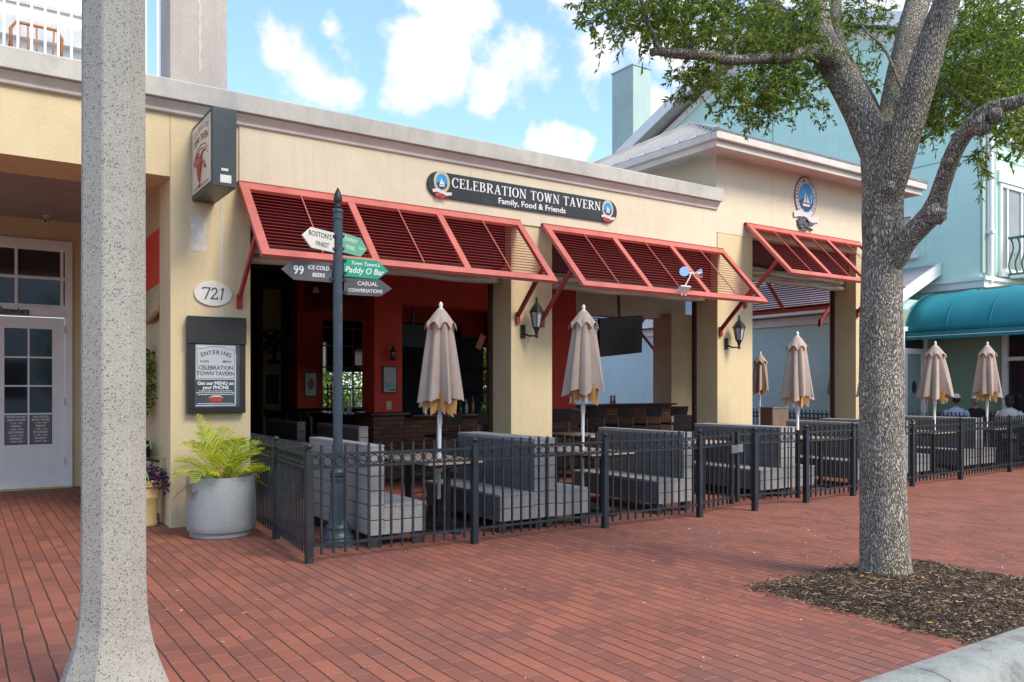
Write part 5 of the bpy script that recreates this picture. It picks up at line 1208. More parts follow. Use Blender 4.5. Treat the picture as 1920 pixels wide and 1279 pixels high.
# ================================================================== BENCHES, TABLES
MT['benchdark'] = noise_mat('dark_grey_board', (.115,.115,.125,1), .7, .15, 4, .25, 30, stretch=(6,.7,6))  # darker grey than the planks, used on seat-side faces only
def stack(x0, x1, y0, y1, z0, z1, n, gap=.009, inset=.008):
    m = MB(); h = (z1-z0)/n
    for i in range(n): m.box(x0, x1, y0, y1, z0+h*i+(gap if i else 0), z0+h*(i+1))
    return m, MB().box(x0+inset, x1-inset, y0+inset, y1-inset, z0+.002, z1-.01)
def bench(label, group='grey plank benches', Ln=1.62, rise=0):
    """back along local Y at x 0..0.13, seat to +X"""
    t = thing('plank_bench', label, 'bench', (0,0,0), 0, group)
    m, c_ = stack(0, .135, 0, Ln, .12, .95, 6)
    b = m.build('backrest', MT['bench'], t, bevel=.0025); c_.build('backrest_joint', MT['benchcore'], b)
    MB().box(-.004, .139, -.004, Ln+.004, .951, .972).build('top_cap', MT['bench'], b, bevel=.003)
    MB().box(.1362, .146, .012, Ln-.012, .404, .575).box(.1362, .146, .012, Ln-.012, .580, .755).box(.1362, .146, .012, Ln-.012, .760, .935).build('seat_back_board', MT['benchdark'], t)
    MB().box(.571, .580, .004, Ln-.004, .13, .245).box(.571, .580, .004, Ln-.004, .25, .37).build('seat_riser', MT['benchdark'], t)
    m, c_ = stack(.137, .57, 0, Ln, .12, .375, 2)
    s_ = m.build('seat_box', MT['bench'], t, bevel=.0025); c_.build('seat_joint', MT['benchcore'], s_)
    m = MB(); w = .445/4
    for k in range(4): m.box(.137+w*k+(.004 if k else 0), .137+w*(k+1), -.006, Ln+.006, .377, .402)
    m.build('seat', MT['bench'], t, bevel=.003)
    for x in (.0, .47):
        for y in (.03, Ln-.13): MB().box(x+.01, x+.10, y, y+.10, 0, .119).build('leg', MT['benchleg'], t)
    return t
def place_bench(proto, x, y, flip, label, first=False):
    o = proto if first else copy_tree(proto)
    o.location = (x, y, 0); 
    if flip: o.rotation_euler = (0,0,R(180)); o.location = (x, y+1.62, 0)
    o['label'] = label
    return o
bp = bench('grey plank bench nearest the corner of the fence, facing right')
bp.location = (3.205, 7.12, 0)
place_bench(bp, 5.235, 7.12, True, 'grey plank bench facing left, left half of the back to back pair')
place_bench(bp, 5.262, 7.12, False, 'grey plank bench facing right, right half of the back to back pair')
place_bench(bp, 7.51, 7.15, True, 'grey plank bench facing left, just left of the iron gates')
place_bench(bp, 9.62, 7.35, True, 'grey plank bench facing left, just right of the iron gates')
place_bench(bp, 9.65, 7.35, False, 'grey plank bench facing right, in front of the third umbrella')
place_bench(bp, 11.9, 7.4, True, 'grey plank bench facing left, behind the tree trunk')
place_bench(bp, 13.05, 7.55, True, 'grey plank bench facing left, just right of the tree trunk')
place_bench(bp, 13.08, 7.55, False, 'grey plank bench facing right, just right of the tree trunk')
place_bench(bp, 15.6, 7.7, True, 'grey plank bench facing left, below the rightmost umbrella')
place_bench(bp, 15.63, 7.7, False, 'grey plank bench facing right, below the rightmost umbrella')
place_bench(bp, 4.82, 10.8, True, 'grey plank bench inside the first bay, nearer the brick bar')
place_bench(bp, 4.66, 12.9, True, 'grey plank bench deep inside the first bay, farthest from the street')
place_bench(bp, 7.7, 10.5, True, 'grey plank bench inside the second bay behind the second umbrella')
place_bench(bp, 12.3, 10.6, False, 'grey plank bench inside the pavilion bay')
def table(x, y, lx, ly, label, group='wood topped patio tables'):
    t = thing('patio_table', label, 'table', (x,y,0), 0, group)
    m = MB(); n = max(3, round(lx/.12)); w = lx/n
    for k in range(n): m.box(-lx/2+w*k+.002, -lx/2+w*(k+1)-.002, -ly/2, ly/2, .725, .75)
    m.build('tabletop', MT['tabletop'], t, bevel=.002)
    MB().box(-lx/2+.03, lx/2-.03, -ly/2+.03, ly/2-.03, .690, .7245).build('apron', MT['black'], t)
    for s in (-1,1):
        MB().tube([(0,s*ly*.34,.69),(0,s*ly*.34,.03)], .035, 12).build('pedestal', MT['black'], t)
        MB().box(-.28,.28,s*ly*.34-.04,s*ly*.34+.04,0,.03).box(-.04,.04,s*ly*.34-.22,s*ly*.34+.22,0.0,.028).build('foot', MT['black'], t)
    return t
t1 = table(4.27, 8.0, .68, 1.35, 'wood topped table between the first two benches under the left umbrella')
def tcopy(x, y, lab): c = copy_tree(t1); c.location = (x, y, 0); c['label'] = lab
tcopy(6.40, 8.0, 'wood topped table under the second umbrella'); tcopy(11.0, 8.25, 'wood topped table under the third umbrella beside the gates')
tcopy(3.75, 11.4, 'wood topped table inside the first bay behind the side fence'); tcopy(14.3, 8.3, 'wood topped table under the umbrella just right of the trunk'); tcopy(8.7, 10.8, 'wood topped table inside the second bay'); tcopy(16.6, 8.4, 'wood topped table under the rightmost umbrella')
tcopy(8.9, 8.7, 'wood topped table behind the right gate leaf')

# ---- wicker chairs and bar stools
def chair(label, seat=.45, back=.86, group='dark wicker chairs on the patio', name='wicker_chair'):
    c = thing(name, label, 'chair' if seat < .6 else 'bar stool', (0,0,0), 0, group)
    s = MB().box(-.22,.22,-.21,.21,seat-.045,seat); s.build('seat', MT['rattan'], c, bevel=.01)
    b = MB()
    for i in range(9):
        t = -1+2*i/8; b.v += [(.235*t, .20+.05*(1-t*t), seat+.16), (.25*t, .24+.06*(1-t*t), back), (.235*t, .22+.05*(1-t*t), seat+.16), (.25*t, .26+.06*(1-t*t), back)]
    for i in range(8):
        k = 4*i; b.f += [(k,k+4,k+5,k+1),(k+2,k+3,k+7,k+6),(k+1,k+5,k+7,k+3),(k,k+2,k+6,k+4)]
    b.f += [(0,1,3,2),(32,34,35,33)]
    b.build('backrest', MT['rattan'], c)
    for sx in (-1,1):
        MB().tube([(sx*.225,.20,seat+.3),(sx*.22,.20,seat),(sx*.24,.25,0)], .014, 6).build('leg', MT['grey_metal'], c)
        MB().tube([(sx*.21,-.20,seat-.02),(sx*.235,-.24,0)], .014, 6).build('leg', MT['grey_metal'], c)
        if seat < .6: MB().tube([(sx*.25,.24,seat+.25),(sx*.265,.0,seat+.20),(sx*.24,-.2,seat+.17),(sx*.22,-.2,seat)], .016, 6).build('armrest', MT['rattan'], c, smooth=True)
    z = .28 if seat > .6 else .2
    MB().bar((-.235,-.225,z),(.235,-.225,z),.02,.012).bar((-.23,.23,z+.02),(.23,.23,z+.02),.02,.012).build('stretcher', MT['grey_metal'], c)
    return c
MT['grey_metal'] = noise_mat('grey_tube', (.26,.26,.26,1), .35, .1, metal=.5)
stool = chair('dark bar stool directly right of the left umbrella canopy', .75, 1.12, 'bar stools along the counters', 'bar_stool')
def cp(o, x, y, rz, lab): 
    c = copy_tree(o); c.location = (x, y, 0); c.rotation_euler = (0,0,R(rz)); c['label'] = lab; return c
stool.location = (7.45, 11.9, 0); stool.rotation_euler = (0,0,R(178))
cp(stool, 6.62, 11.9, 184, 'dark bar stool just left of the left umbrella pole')
cp(stool, 9.0, 12.0, 176, 'dark bar stool by the brick pier behind the wide pillar')
for i, (x, lab) in enumerate(((10.95,'first dark bar stool right of the second umbrella'),(11.75,'second dark bar stool right of the second umbrella'),(12.55,'third dark bar stool right of the second umbrella'),(13.35,'dark bar stool nearest the tan corner pier of the pavilion'))):
    cp(stool, x, 13.3, 180+(-4,3,6,-3)[i], lab)
for i, y in enumerate((13.3, 13.95, 14.6, 15.25)):
    cp(stool, 5.05, y, 90+(-5,4,0,6)[i], ('nearest','second','third','farthest')[i] + ' dark bar stool in the row behind the signpost shaft')
wc = chair('dark wicker chair turned away beside the left umbrella pole')
wc.location = (4.9, 9.0, 0); wc.rotation_euler = (0,0,R(205))
cp(wc, 5.55, 9.5, 150, 'dark wicker chair close to the wide pillar behind the back to back benches')
cp(wc, 7.75, 7.9, 200, 'dark wicker chair just inside the left gate leaf'); cp(wc, 8.3, 9.8, 170, 'dark wicker chair inside the second bay near the second umbrella')
cp(wc, 9.4, 10.6, 100, 'dark wicker chair inside the second bay in front of the pavilion pillar'); cp(wc, 2.05, 10.7, 60, 'dark chair in the porch behind the small yellow pot')

# ================================================================== UMBRELLAS
def umbrella(x, y, top, hem, label, seed, lean=0, scale=1.0, spread=1.0):
    rn = random.Random(seed); t = thing('patio_umbrella', label, 'umbrella', (x,y,0), rn.uniform(0,1), 'closed taupe patio umbrellas')
    t.rotation_euler = (R(rn.uniform(-.7,.7)), R(rn.uniform(-.7,.7)), rn.uniform(0, .78))
    MB().lathe([(.24,0),(.25,.02),(.25,.05),(.22,.075),(.06,.09),(.035,.10),(.035,.30),(.022,.30)], n=28).build('base', MT['black'], t, smooth='auto')
    MB().tube([(0,0,.2),(0,0,hem+.25)], .021, 12).build('pole', MT['white'], t, smooth='auto')
    MB().tube([(0,0,hem-.25),(0,0,hem-.14)], .028, 12).build('pole_joint', MT['cornice'], t, smooth='auto')
    H_ = top - .07; nf = 8; n = 144
    ph = [rn.uniform(-.12,.12) for _ in range(nf)]; am = [rn.uniform(.75,1.2) for _ in range(nf)]; hz_ = [rn.uniform(-.05,.05) for _ in range(nf)]
    def fold(a, z_t):
        k = a/(2*math.pi)*nf; i = int(k) % nf; f = k-int(k); 
        u = abs(f-.5+ph[i]*.6)*2; u = min(1, u)       # 1 at rib crease, 0 mid panel
        return u, i
    m = MB(); rows = 16; Rb = .275*spread
    for j in range(rows+1):
        s_ = j/rows; z = (top-.22) - (top-.22-hem)*s_
        base = .135 + (Rb-.135)*(s_**.95)
        for k in range(n):
            a = 2*math.pi*k/n; u, i = fold(a, s_)
            amp = (.25+.38*s_)*am[i]
            r = base*(1 - amp*(u**1.3)*.75) + base*.05*math.sin(a*3+seed+s_*2)
            zz = z - s_**3*(hz_[i]*1.1 + .045*(1-u) - .02)*1.0
            tw = a + .10*s_*math.sin(a*2+seed) + .16*s_*math.sin(u*3)*(1 if i % 2 else -.4)
            m.v.append((r*math.cos(tw), r*math.sin(tw), zz))
    for j in range(rows):
        for k in range(n): m.f.append((j*n+k, (j+1)*n+k, (j+1)*n+(k+1)%n, j*n+(k+1)%n))
    o = m.build('canopy', MT['fabric'], t, smooth=True)
    # lining folds that show below the hem
    m = MB()
    rows = 4
    for j in range(rows+1):
        s_ = j/rows; z = hem+.10 - .21*s_
        for k in range(n):
            a = 2*math.pi*k/n; u, i = fold(a+.12, 1)
            r = Rb*(.74-.06*s_)*(1-.36*u) ; m.v.append((r*math.cos(a), r*math.sin(a), z + s_*(.07*u+hz_[i]*1.2)))
    for j in range(rows):
        for k in range(n): m.f.append((j*n+k, (j+1)*n+k, (j+1)*n+(k+1)%n, j*n+(k+1)%n))
    l_ = m.build('lining', MT['fabin'], t, smooth=True); l_['label'] = 'ochre lining showing below the hem'
    for k in range(nf):
        a = 2*math.pi*(k+.5)/nf; MB().tube([(.03*math.cos(a),.03*math.sin(a),top-.1),(Rb*.60*math.cos(a),Rb*.60*math.sin(a),hem-.13-hz_[k]*.3)], .006, 5).build('rib', MT['white'], t)
    MB().lathe([(.135,H_-.225),(.135,H_-.14),(.06,H_-.06)], n=24).build('vent_lining', MT['fabin'], t, smooth=True)
    # vent cap: flared, scalloped
    m = MB(); rows = 8
    for j in range(rows+1):
        s_ = j/rows
        for k in range(n):
            a = 2*math.pi*k/n; kk = a/(2*math.pi)*nf; f = kk-int(kk); e = 2*abs(f-.5)     # 1 at rib
            r = (.035 + .148*s_**.8)*(1 - .14*(1-e)*s_) * (1+.05*math.sin(a*2+seed))
            m.v.append((r*math.cos(a), r*math.sin(a), H_ - .235*s_ + (.085*(1-e**2))*s_**2))
    for j in range(rows):
        for k in range(n): m.f.append((j*n+k, (j+1)*n+k, (j+1)*n+(k+1)%n, j*n+(k+1)%n))
    m.f.append(tuple(range(n)))
    o = m.build('vent_cap', MT['fabric'], t, smooth=True); sm_ = o.modifiers.new('thick','SOLIDIFY'); sm_.thickness = .004
    MB().lathe([(.034,H_-.01),(.036,H_+.005),(.014,H_+.012),(.02,H_+.03),(.024,H_+.045),(.016,H_+.068),(.003,H_+.08)], n=12).build('finial', MT['white'], t, smooth=True)
    return t
umbrella(4.36, 7.9, 2.45, 1.36, 'closed taupe umbrella in front of the first bay, left of the wide pillar', 1)
umbrella(6.38, 7.9, 2.54, 1.46, 'closed taupe umbrella right of the wide pillar with the lantern', 5)
umbrella(10.92, 8.15, 2.40, 1.36, 'closed taupe umbrella in front of the pavilion bay', 9)
umbrella(12.85, 8.1, 2.38, 1.42, 'closed taupe umbrella almost wholly hidden behind the tree trunk', 13)
umbrella(14.6, 8.0, 2.36, 1.38, 'closed taupe umbrella just right of the tree trunk', 17, spread=1.15)
umbrella(16.6, 8.05, 2.42, 1.40, 'rightmost closed taupe umbrella, in front of the shop window', 21)
umbrella(15.95, 13.0, 2.40, 1.50, 'distant closed umbrella against the pale blue wall, left in the third bay', 25, spread=.8)
umbrella(17.0, 11.6, 2.30, 1.42, 'distant closed umbrella half hidden by the right frame of the third bay', 29, spread=.9)
bx_ = thing('wooden_box', 'brown wooden box on the far table beyond the third bay', 'box')
q = at(1452, 786, 15.5); MB().box(q.x-.05, q.x+.42, q.y, q.y+.3, .78, 1.14).build('body', noise_mat('boxwood', (.19,.13,.09,1), .8, .2), bx_, bevel=.01); MB().box(q.x-.06, q.x+.43, q.y-.01, q.y+.31, 1.14, 1.16).build('lid', noise_mat('boxwood2', (.25,.18,.13,1), .8, .2), bx_)
MB().box(q.x, q.x+.36, q.y+.02, q.y+.28, 0, .779).build('stand', MT['benchleg'], bx_)

# ================================================================== PEOPLE seated behind the far fence
def person(x, y, rz, label, shirt, head, seed, seat=.47):
    t = thing('person', label, 'person', (x,y,0), R(rz), 'people seated on the far patio')
    # joints: facing local -Y
    J = {'pel':(0,0,seat+.10),'sp':(0,.02,seat+.28),'ch':(0,.01,seat+.47),'nk':(0,0,seat+.62),'hb':(0,-.015,seat+.69),
         'lh':(-.10,0,seat+.09),'rh':(.10,0,seat+.09),'lk':(-.13,-.45,seat+.08),'rk':(.13,-.45,seat+.08),'la':(-.13,-.42,.09),'ra':(.13,-.42,.09),'lt':(-.14,-.60,.035),'rt':(.14,-.60,.035),
         'ls':(-.18,.01,seat+.52),'rs':(.18,.01,seat+.52),'le':(-.24,-.10,seat+.28),'re':(.24,-.10,seat+.28),'lw':(-.15,-.33,seat+.31),'rw':(.15,-.33,seat+.31),'lp':(-.12,-.40,seat+.31),'rp':(.12,-.40,seat+.31)}
    E_ = [('pel','sp'),('sp','ch'),('ch','nk'),('nk','hb'),('pel','lh'),('pel','rh'),('lh','lk'),('rh','rk'),('lk','la'),('rk','ra'),('la','lt'),('ra','rt'),('ch','ls'),('ch','rs'),('ls','le'),('rs','re'),('le','lw'),('re','rw'),('lw','lp'),('rw','rp')]
    Rd = {'pel':.135,'sp':.13,'ch':.145,'nk':.06,'hb':.055,'lh':.09,'rh':.09,'lk':.062,'rk':.062,'la':.04,'ra':.04,'lt':.032,'rt':.032,'ls':.065,'rs':.065,'le':.042,'re':.042,'lw':.026,'rw':.026,'lp':.030,'rp':.030}
    names = list(J); idx = {k:i for i,k in enumerate(names)}; vs = [J[k] for k in names]; es = [(idx[a],idx[b]) for a,b in E_]; rad = [Rd[k] for k in names]
    for s, w in ((-1,'lp'),(1,'rp')):
        px_, py_, pz_ = J[w]
        for k in range(4):
            a0 = len(vs); ox = (-.024+.016*k)
            vs += [(px_+ox, py_-.02, pz_), (px_+ox*1.2, py_-.065-.01*(k in (1,2)), pz_-.008), (px_+ox*1.25, py_-.095-.012*(k in (1,2)), pz_-.03)]; rad += [.010,.009,.007]
            es += [(idx[w],a0),(a0,a0+1),(a0+1,a0+2)]
        a0 = len(vs); vs += [(px_-s*.035, py_-.01, pz_+.005), (px_-s*.05, py_-.045, pz_)]; rad += [.011,.009]; es += [(idx[w],a0),(a0,a0+1)]
    me = bpy.data.meshes.new('body'); me.from_pydata(vs, es, []); o = bpy.data.objects.new('body', me); C.objects.link(o); o.parent = t
    sk = o.modifiers.new('skin','SKIN'); sl = me.skin_vertices[0].data
    for i, r_ in enumerate(rad): sl[i].radius = (r_, r_)
    sl[0].use_root = True
    o.modifiers.new('sub','SUBSURF').levels = 1; o.modifiers['sub'].render_levels = 2
    me.materials.append(MT['skin'])
    # head
    hz_ = seat+.80; m = MB()
    nn_ = 20; 
    for j in range(13):
        v_ = math.pi*j/12
        for k in range(nn_):
            a = 2*math.pi*k/nn_; r_ = math.sin(v_); X_ = .072*r_*math.cos(a); Y_ = .092*r_*math.sin(a); Z_ = -.115*math.cos(v_)
            if Z_ < -.02: X_ *= 1-.9*(-Z_-.02)*2.2; Y_ = Y_*(1-.6*(-Z_-.02)*2)-.01
            m.v.append((X_, Y_-.01, hz_+Z_))
    for j in range(12):
        for k in range(nn_): m.f.append((j*nn_+k, j*nn_+(k+1)%nn_, (j+1)*nn_+(k+1)%nn_, (j+1)*nn_+k))
    m.ball((0,-.112,hz_-.012), .016, 8, (1,1.2,1.3)).ball((-.074,0,hz_), .02, 8, (.4,1,1.4)).ball((.074,0,hz_), .02, 8, (.4,1,1.4)).ball((0,-.095,hz_-.055), .018, 8, (1.3,.5,.4))
    m.build('head', MT['skin'], t, smooth=True)
    MB().ball((-.028,-.092,hz_+.012), .010, 8).ball((.028,-.092,hz_+.012), .010, 8).build('eye', MT['hair'], t, smooth=True)
    if head in ('cap',):
        MB().lathe([(.080,0),(.082,.02),(.075,.06),(.05,.095),(.001,.105)], (0,-.005,hz_+.035), 20, 0, 1, 1.18).add([(-.06,-.08,hz_+.04),(.06,-.08,hz_+.04),(.045,-.17,hz_+.03),(-.045,-.17,hz_+.03),(-.06,-.08,hz_+.048),(.06,-.08,hz_+.048),(.045,-.17,hz_+.036),(-.045,-.17,hz_+.036)],[(0,3,2,1),(4,5,6,7),(2,3,7,6),(0,4,7,3),(1,2,6,5)]).build('cap', MT['cap'], t, smooth='auto')
        MB().lathe([(.04,-.06),(.07,-.03),(.079,0),(.079,.045),(.001,.05)], (0,.018,hz_), 16, 0, 1, 1.1).build('hair', MT['hair'], t, smooth=True)
    else:
        MB().ball((0,.018,hz_+.03), .088, 16, (1,1.12,1.15)).ball((0,.05,hz_-.05), .07, 12, (1,1,1.3)).build('hair', MT['hair'], t, smooth=True)
    # clothes
    m = MB(); prof = [(.155,seat+.02),(.15,seat+.15),(.150,seat+.30),(.175,seat+.43),(.20,seat+.52),(.15,seat+.60),(.075,seat+.635),(.066,seat+.64)]
    for r_, z in prof:
        for k in range(20):
            a = 2*math.pi*k/20; m.v.append((r_*math.cos(a), r_*.72*math.sin(a)+.012, z))
    for j in range(len(prof)-1):
        for k in range(20): m.f.append((j*20+k, j*20+(k+1)%20, (j+1)*20+(k+1)%20, (j+1)*20+k))
    for s in (-1,1): m.tube([(s*.15,.01,seat+.555),(s*.19,.0,seat+.50),(s*.235,-.06,seat+.36),(s*.243,-.09,seat+.30)], [.07,.072,.062,.060], 12)
    m.build('shirt', shirt, t, smooth=True)
    m = MB().tube([(0,.05,seat+.10),(0,-.03,seat+.10)], .16, 14)
    for s in (-1,1): m.tube([(s*.09,.02,seat+.09),(s*.12,-.25,seat+.10),(s*.13,-.45,seat+.085),(s*.13,-.465,seat-.05),(s*.13,-.42,.12)], [.10,.09,.075,.07,.055], 12)
    m.build('trousers', MT['trousers'], t, smooth=True)
    for s in (-1,1): MB().ball((s*.135,-.50,.045), .05, 10, (.9,2.3,.85)).build('shoe', MT['black'], t, smooth=True)
    return t
def seated(px, t_, rz, *a):
    q = at(px, 730, t_); p_ = person(q.x, q.y, rz, *a)
    c = cp(wc, q.x, q.y, rz, 'wicker chair of the person with ' + ('the white cap and blue shirt', 'the white cap and black shirt', 'dark hair and white shirt')[a[3]-1]); return p_
seated(1793, 17.6, 120, 'person seated in a white cap and pale blue shirt behind the far fence', MT['shirtblue'], 'cap', 1)
seated(1829, 17.5, -70, 'person seated in a white cap and black shirt behind the far fence', MT['shirtblack'], 'cap', 2)
seated(1893, 16.9, 100, 'person seated with dark hair and a white shirt beside the rightmost umbrella', MT['shirtwhite'], 'hair', 3)

# ================================================================== CONCRETE LAMP POLE in the foreground
lp_ = thing('concrete_pole', 'tall octagonal exposed aggregate concrete pole flaring at its foot', 'lamp post', (.61, 4.30, 0))
prof = [(.275,-.01),(.272,.03),(.255,.08),(.232,.14),(.205,.21),(.180,.29),(.162,.38),(.152,.48),(.147,.62),(.146,1.0),(.145,2.0),(.143,3.0),(.141,4.2),(.138,7.0)]
fa = math.atan2(-4.3, -.61)    # towards the street
m = MB(); n = 8
for r_, z in prof:
    for k in range(n):
        a = fa + R(26.5) + 2*math.pi*k/n
        for da in (-.035, .035):
            m.v.append((r_*math.cos(a+da), r_*math.sin(a+da), z))
N2 = 16
for j in range(len(prof)-1):
    for k in range(N2): m.f.append((j*N2+k, j*N2+(k+1)%N2, (j+1)*N2+(k+1)%N2, (j+1)*N2+k))
m.f.append(tuple(range((len(prof)-1)*N2, len(prof)*N2)))
m.build('shaft', MT['pole'], lp_)
MB().lathe([(.10,6.99),(.12,7.1),(.2,7.2),(.2,7.6),(.05,7.8)], n=16).build('lamp_head', MT['black'], lp_)

# ================================================================== THE OAK
oak = thing('oak_tree', 'large oak with ridged grey bark growing out of the mulch bed', 'tree', (0,0,0))
TD = 6.47
def limb(pp, name='limb', nseg=None, k=20, rough=.035):
    """pp: list of (px, py, width_px, depth) sampled on the limb; smoothed and meshed"""
    P_ = [at(a, b, d_) for a, b, w, d_ in pp]; W_ = [w*d_/FPX/2 for a, b, w, d_ in pp]
    pts, rad = [], []
    for i in range(len(P_)-1):
        p0, p1, p2, p3 = P_[max(0,i-1)], P_[i], P_[i+1], P_[min(len(P_)-1,i+2)]
        L = (p2-p1).length; ns = max(2, int(L/.045)) if nseg is None else nseg
        for s in range(ns):
            t = s/ns; t2, t3 = t*t, t*t*t
            pts.append(.5*((2*p1)+(p2-p0)*t+(2*p0-5*p1+4*p2-p3)*t2+(3*p1-p0-3*p2+p3)*t3)); rad.append(W_[i]+(W_[i+1]-W_[i])*(t*t*(3-2*t)))
    pts.append(P_[-1]); rad.append(W_[-1])
    from mathutils import noise
    def wob(i, kk, p):
        a = 2*math.pi*kk/k
        return 1 + rough*noise.noise(Vector((math.cos(a)*2, math.sin(a)*2, i*.16 + p.x*3)))*2 + rough*.7*noise.noise(Vector((math.cos(a)*7, math.sin(a)*7, i*.5+p.y)))
    return MB().tube(pts, rad, k, wob=wob)
T0 = [(1661,1116,126,6.47),(1661,1100,112,6.47),(1661,1075,99,6.47),(1659,1035,91,6.47),(1657,985,87,6.47),(1655,880,85,6.47),(1653,760,84,6.47),(1652,640,80,6.48),(1653,540,76,6.5),(1654,470,74,6.52),(1655,400,76,6.54),(1656,340,78,6.56),(1652,290,76,6.6),(1642,245,70,6.64)]
T0 = [(a, b, w*.955, d_) for a, b, w, d_ in T0]
tk = limb(T0, k=40, rough=.02)
tk.build('trunk', MT['bark'], oak, smooth=True)
LB = {
 'left': [(1655,330,50,6.58),(1634,258,64,6.62),(1607,200,60,6.66),(1580,150,57,6.72),(1552,100,54,6.8),(1537,50,46,6.9),(1524,-10,42,7.0),(1490,-120,38,7.2),(1450,-240,30,7.4)],
 'mid':  [(1660,330,40,6.56),(1662,262,50,6.64),(1674,205,52,6.8),(1688,140,53,6.95),(1704,70,50,7.1),(1722,0,46,7.3),(1755,-90,38,7.5),(1770,-220,28,7.8)],
 'right':[(1656,390,50,6.50),(1676,320,62,6.42),(1697,250,60,6.36),(1717,185,60,6.30),(1738,110,57,6.25),(1757,50,53,6.2),(1782,-20,48,6.1),(1810,-140,42,6.0),(1850,-280,30,5.9)],
 'backleft':[(1650,270,40,6.8),(1628,200,36,7.1),(1600,145,32,7.3),(1576,95,28,7.5),(1566,40,22,7.7),(1572,-40,20,7.9)],
 'lowright':[(1668,520,20,6.47),(1684,478,42,6.38),(1704,448,42,6.3),(1730,420,42,6.2),(1752,392,44,6.1),(1762,358,33,6.0),(1775,320,32,5.9),(1790,282,32,5.8),(1812,246,33,5.7),(1840,218,34,5.6),(1872,200,30,5.5),(1905,192,25,5.4),(1950,176,24,5.3),(2030,150,20,5.1)],
 'upleft':[(1572,165,26,6.85),(1545,112,36,6.9),(1505,72,36,7.0),(1472,40,32,7.1),(1442,5,28,7.2),(1415,-40,24,7.3),(1370,-110,20,7.4)],
 'leftarm':[(1590,140,36,6.7),(1556,108,34,6.65),(1520,98,28,6.55),(1470,108,22,6.4),(1420,110,20,6.3),(1370,112,20,6.2),(1320,104,20,6.1),(1270,100,20,6.0),(1236,96,17,5.95),(1222,97,13,5.93)],
 'leftarm_up':[(1232,98,13,5.93),(1228,72,11,5.9),(1216,48,10,5.9),(1206,24,9,5.88),(1200,-20,8,5.8),(1180,-80,6,5.7)],
 'leftarm_twig':[(1312,104,12,6.1),(1292,88,12,6.15),(1284,62,11,6.2),(1266,36,10,6.25),(1248,18,8,6.3),(1225,0,6,6.4)],
 'twig_a':[(1376,108,8,6.2),(1378,80,6,6.25),(1370,52,5,6.3),(1350,25,4,6.3)],
 'twig_b':[(1700,190,8,6.6),(1660,95,5,6.9),(1625,60,4,7.2),(1600,20,3,7.3)],
 'twig_c':[(1792,290,14,5.8),(1835,215,10,6.2),(1812,195,12,6.4),(1790,175,10,6.7),(1760,160,7,7.1),(1735,150,5,7.4)],
}
for kx, v in LB.items():
    v = [(a, b, w*.95, d_) for a, b, w, d_ in v]
    w0 = v[0][2]; limb(v, k=(28 if w0 > 35 else 10), rough=(.03 if w0 > 35 else .06)).build('limb', MT['bark'], oak, smooth=True)
# burrs and knots
def knot(px, py, d_, r, sd):
    kn = MB(); c_ = at(px, py, d_); o0 = 0; kn.ball(c_, r, 18)
    from mathutils import noise
    for i in range(o0, len(kn.v)):
        p = Vector(kn.v[i]); n_ = p-c_; kn.v[i] = tuple(c_ + n_*(1+.35*noise.noise(p*22+Vector((sd,0,0)))+.25*noise.noise(p*60)))
    kn.build('burr', MT['bark'], oak, smooth=True)
knot(1752,402,6.02,.075,1); knot(1738,418,6.1,.05,5); knot(1776,303,5.80,.036,2); knot(1668,352,6.37,.055,3); knot(1226,98,5.93,.030,4); knot(1840,236,5.52,.062,7); knot(1868,216,5.45,.05,8); knot(1658,310,6.5,.06,9)
# crown: short leafy twigs. Each region: centre pixel, half sizes, depth range, twigs
rn = random.Random(21)
lvs = []; lfs = []
tw = MB()
def leafy(p, d_, L, nl, ll=.053, lw=.0165):
    e = p + d_*L + Vector((0,0,-.10*L)); tw.tube([p, p.lerp(e,.5)+Vector((rn.gauss(0,.01), rn.gauss(0,.01), .01)), e], [.0032,.0022,.001], 3, cap=False)
    for i in range(nl):
        t = rn.uniform(.1, 1); q = p.lerp(e, t)
        v = (d_*.55 + Vector((rn.gauss(0,.6), rn.gauss(0,.6), rn.gauss(-.22,.5)))).normalized()
        s = v.cross(Vector((rn.gauss(0,1), rn.gauss(0,1), rn.gauss(0,1))))
        if s.length < .1: continue
        s.normalize(); l_ = ll*rn.uniform(.65,1.25); w_ = lw*rn.uniform(.8,1.25); up = s.cross(v)*w_*.25
        o = len(lvs); lvs.extend([q, q+v*l_*.45-s*w_*.5+up, q+v*l_, q+v*l_*.45+s*w_*.5+up, q+v*l_*.5-up*.3]); lfs.extend([(o,o+1,o+4),(o+1,o+2,o+4),(o+2,o+3,o+4),(o+3,o,o+4)])
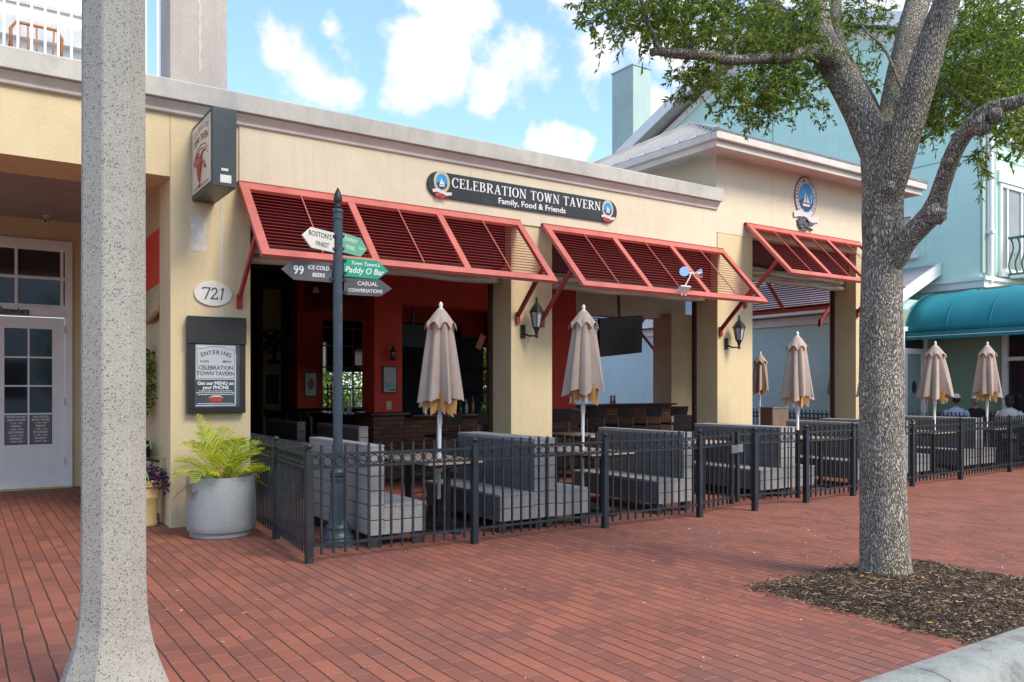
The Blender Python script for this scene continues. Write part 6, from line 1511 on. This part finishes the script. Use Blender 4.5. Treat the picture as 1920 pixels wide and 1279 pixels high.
REG = [ # cx, cy, rx, ry, d0, d1, twigs
 (1115,18,48,34,5.7,6.1,22),(1165,28,50,40,5.7,6.2,36),(1225,30,60,40,5.8,6.5,55),(1290,40,70,50,5.9,6.9,95),(1370,50,90,58,6.0,7.4,150),
 (1450,70,90,60,6.1,7.6,150),(1510,60,60,60,6.4,7.8,80),(1340,150,60,28,6.0,6.5,46),(1395,165,55,38,6.1,6.8,50),(1455,160,55,45,6.2,7.0,60),(1425,210,26,30,6.3,6.7,16),(1305,132,36,16,6.0,6.3,16),(1500,150,50,50,6.4,7.2,40),(1530,190,24,30,6.5,7,7),
 (1620,120,60,60,7.2,8.4,26),(1650,40,70,50,7.2,8.4,40),(1600,20,50,40,7.2,8,22),
 (1800,110,70,70,6.6,8.4,150),(1870,90,70,90,6.0,8.2,190),(1780,190,55,50,6.6,8.2,105),(1840,170,70,60,6.4,8.0,130),(1900,230,40,46,5.6,6.6,70),(1900,140,50,90,5.6,7,90),(1750,215,36,36,7.0,8.0,36),(1838,295,26,22,5.9,6.3,14),(1700,240,30,30,7.2,8,10),
 (1850,20,90,50,6.2,8.0,90),(1760,60,50,60,7,8.4,40),(1240,-20,120,40,5.6,6.8,70),(1420,-20,140,40,6.0,8,90),
]
for cx, cy, rx, ry, d0, d1, n in REG:
    for i in range(n):
        a = rn.uniform(0, 6.283); r_ = math.sqrt(rn.random()); px = cx+rx*r_*math.cos(a); py = cy+ry*r_*math.sin(a)
        p = at(px, py, rn.uniform(d0, d1)); d_ = Vector((rn.gauss(0,1), rn.gauss(0,1), rn.gauss(-.35,.6))).normalized()
        leafy(p, d_, rn.uniform(.12,.26), rn.randint(13, 22))
print('leaf verts', len(lvs))
# the rest of the crown, above the frame, which shades the pavement
for i in range(520):
    a = rn.uniform(0, 6.283); r_ = math.sqrt(rn.random())*4.6; x = 5.9+r_*math.cos(a)*1.15; y = 3.6+r_*math.sin(a); z = rn.uniform(5.6, 8.6) + (0 if r_ < 3 else -.3)
    p = Vector((x, y, z)); fw = x*math.sin(YAW)+y*math.cos(YAW)
    if fw > .3:
        py = 730-FPX*(z-EYE)/fw
        if py > -60: continue
    d_ = Vector((rn.gauss(0,1), rn.gauss(0,1), rn.gauss(-.2,.6))).normalized()
    leafy(p, d_, .45, 16, .16, .06)
me = bpy.data.meshes.new('crown'); me.from_pydata([tuple(v) for v in lvs], [], lfs); me.materials.append(MT['leaf'])
o = bpy.data.objects.new('crown', me); C.objects.link(o); o.parent = oak
tw.build('twig', MT['bark2'], oak)

# ================================================================== GREENERY beyond the bar windows
def bgtree(x, y, h, r, label, seed):
    rn2 = random.Random(seed); t = thing('garden_tree', label, 'tree', (x,y,0), 0, 'trees beyond the tavern')
    MB().tube([(0,0,0),(.05,0,h*.3),(0,.05,h*.6)], [.09,.07,.04], 8).build('trunk', MT['bark2'], t)
    q = MB()
    for k in range(9):
        c_ = (rn2.uniform(-r,r)*.6, rn2.uniform(-r,r)*.6, h*.55+rn2.uniform(-.4,.4)*h*.8); leafball(q, c_, r*.6, 620, .2, .10, rn2)
    q.build('crown', MT['leafbg'], t)
bgtree(13.7, 22.3, 3.2, 1.0, 'bright green tree outside the rear opening left of the wide pillar', 1)
bgtree(8.6, 26.5, 2.6, 1.5, 'green bushy tree outside the mullioned window behind the signpost', 2); bgtree(10.6, 27.5, 2.8, 1.5, 'green bushy tree outside the rear window beside the first red column', 3)


# added across the road, behind the camera: unseen, there for the glass to reflect
ob = thing('added_building', 'added white building across the road, out of view, for reflections in the glass', 'building')
MB().box(-14, 16, -30, -22, -.16, 7.5).build('wall', MT['white'], ob)
for k in range(8): MB().box(-12.5+3.4*k, -10.6+3.4*k, -21.99, -21.96, 1.0, 3.0).build('window', MT['glass'], ob)
bgtree(-3.5, -13, 6.5, 2.6, 'added tree across the road, out of view, for reflections, nearer the porch', 11); bgtree(5.5, -15, 7, 2.8, 'added tree across the road, out of view, for reflections, facing the bays', 12)

# ------------------------------------------------------------------ set every Empty at the base of its parts
bpy.context.view_layer.update()
for o in list(C.objects):
    if o.parent or o.type != 'EMPTY' or not o.children: continue
    if o.location.length > 1e-6: continue
    lo = Vector((1e9,)*3); hi = -lo
    def rec(q):
        global lo, hi
        if q.type == 'MESH':
            for c_ in q.bound_box:
                w = q.matrix_world @ Vector(c_); lo = Vector(map(min, lo, w)); hi = Vector(map(max, hi, w))
        for k in q.children: rec(k)
    rec(o); base = Vector(((lo.x+hi.x)/2, (lo.y+hi.y)/2, lo.z)); o.location = base
    for k in o.children: k.location = k.location - base
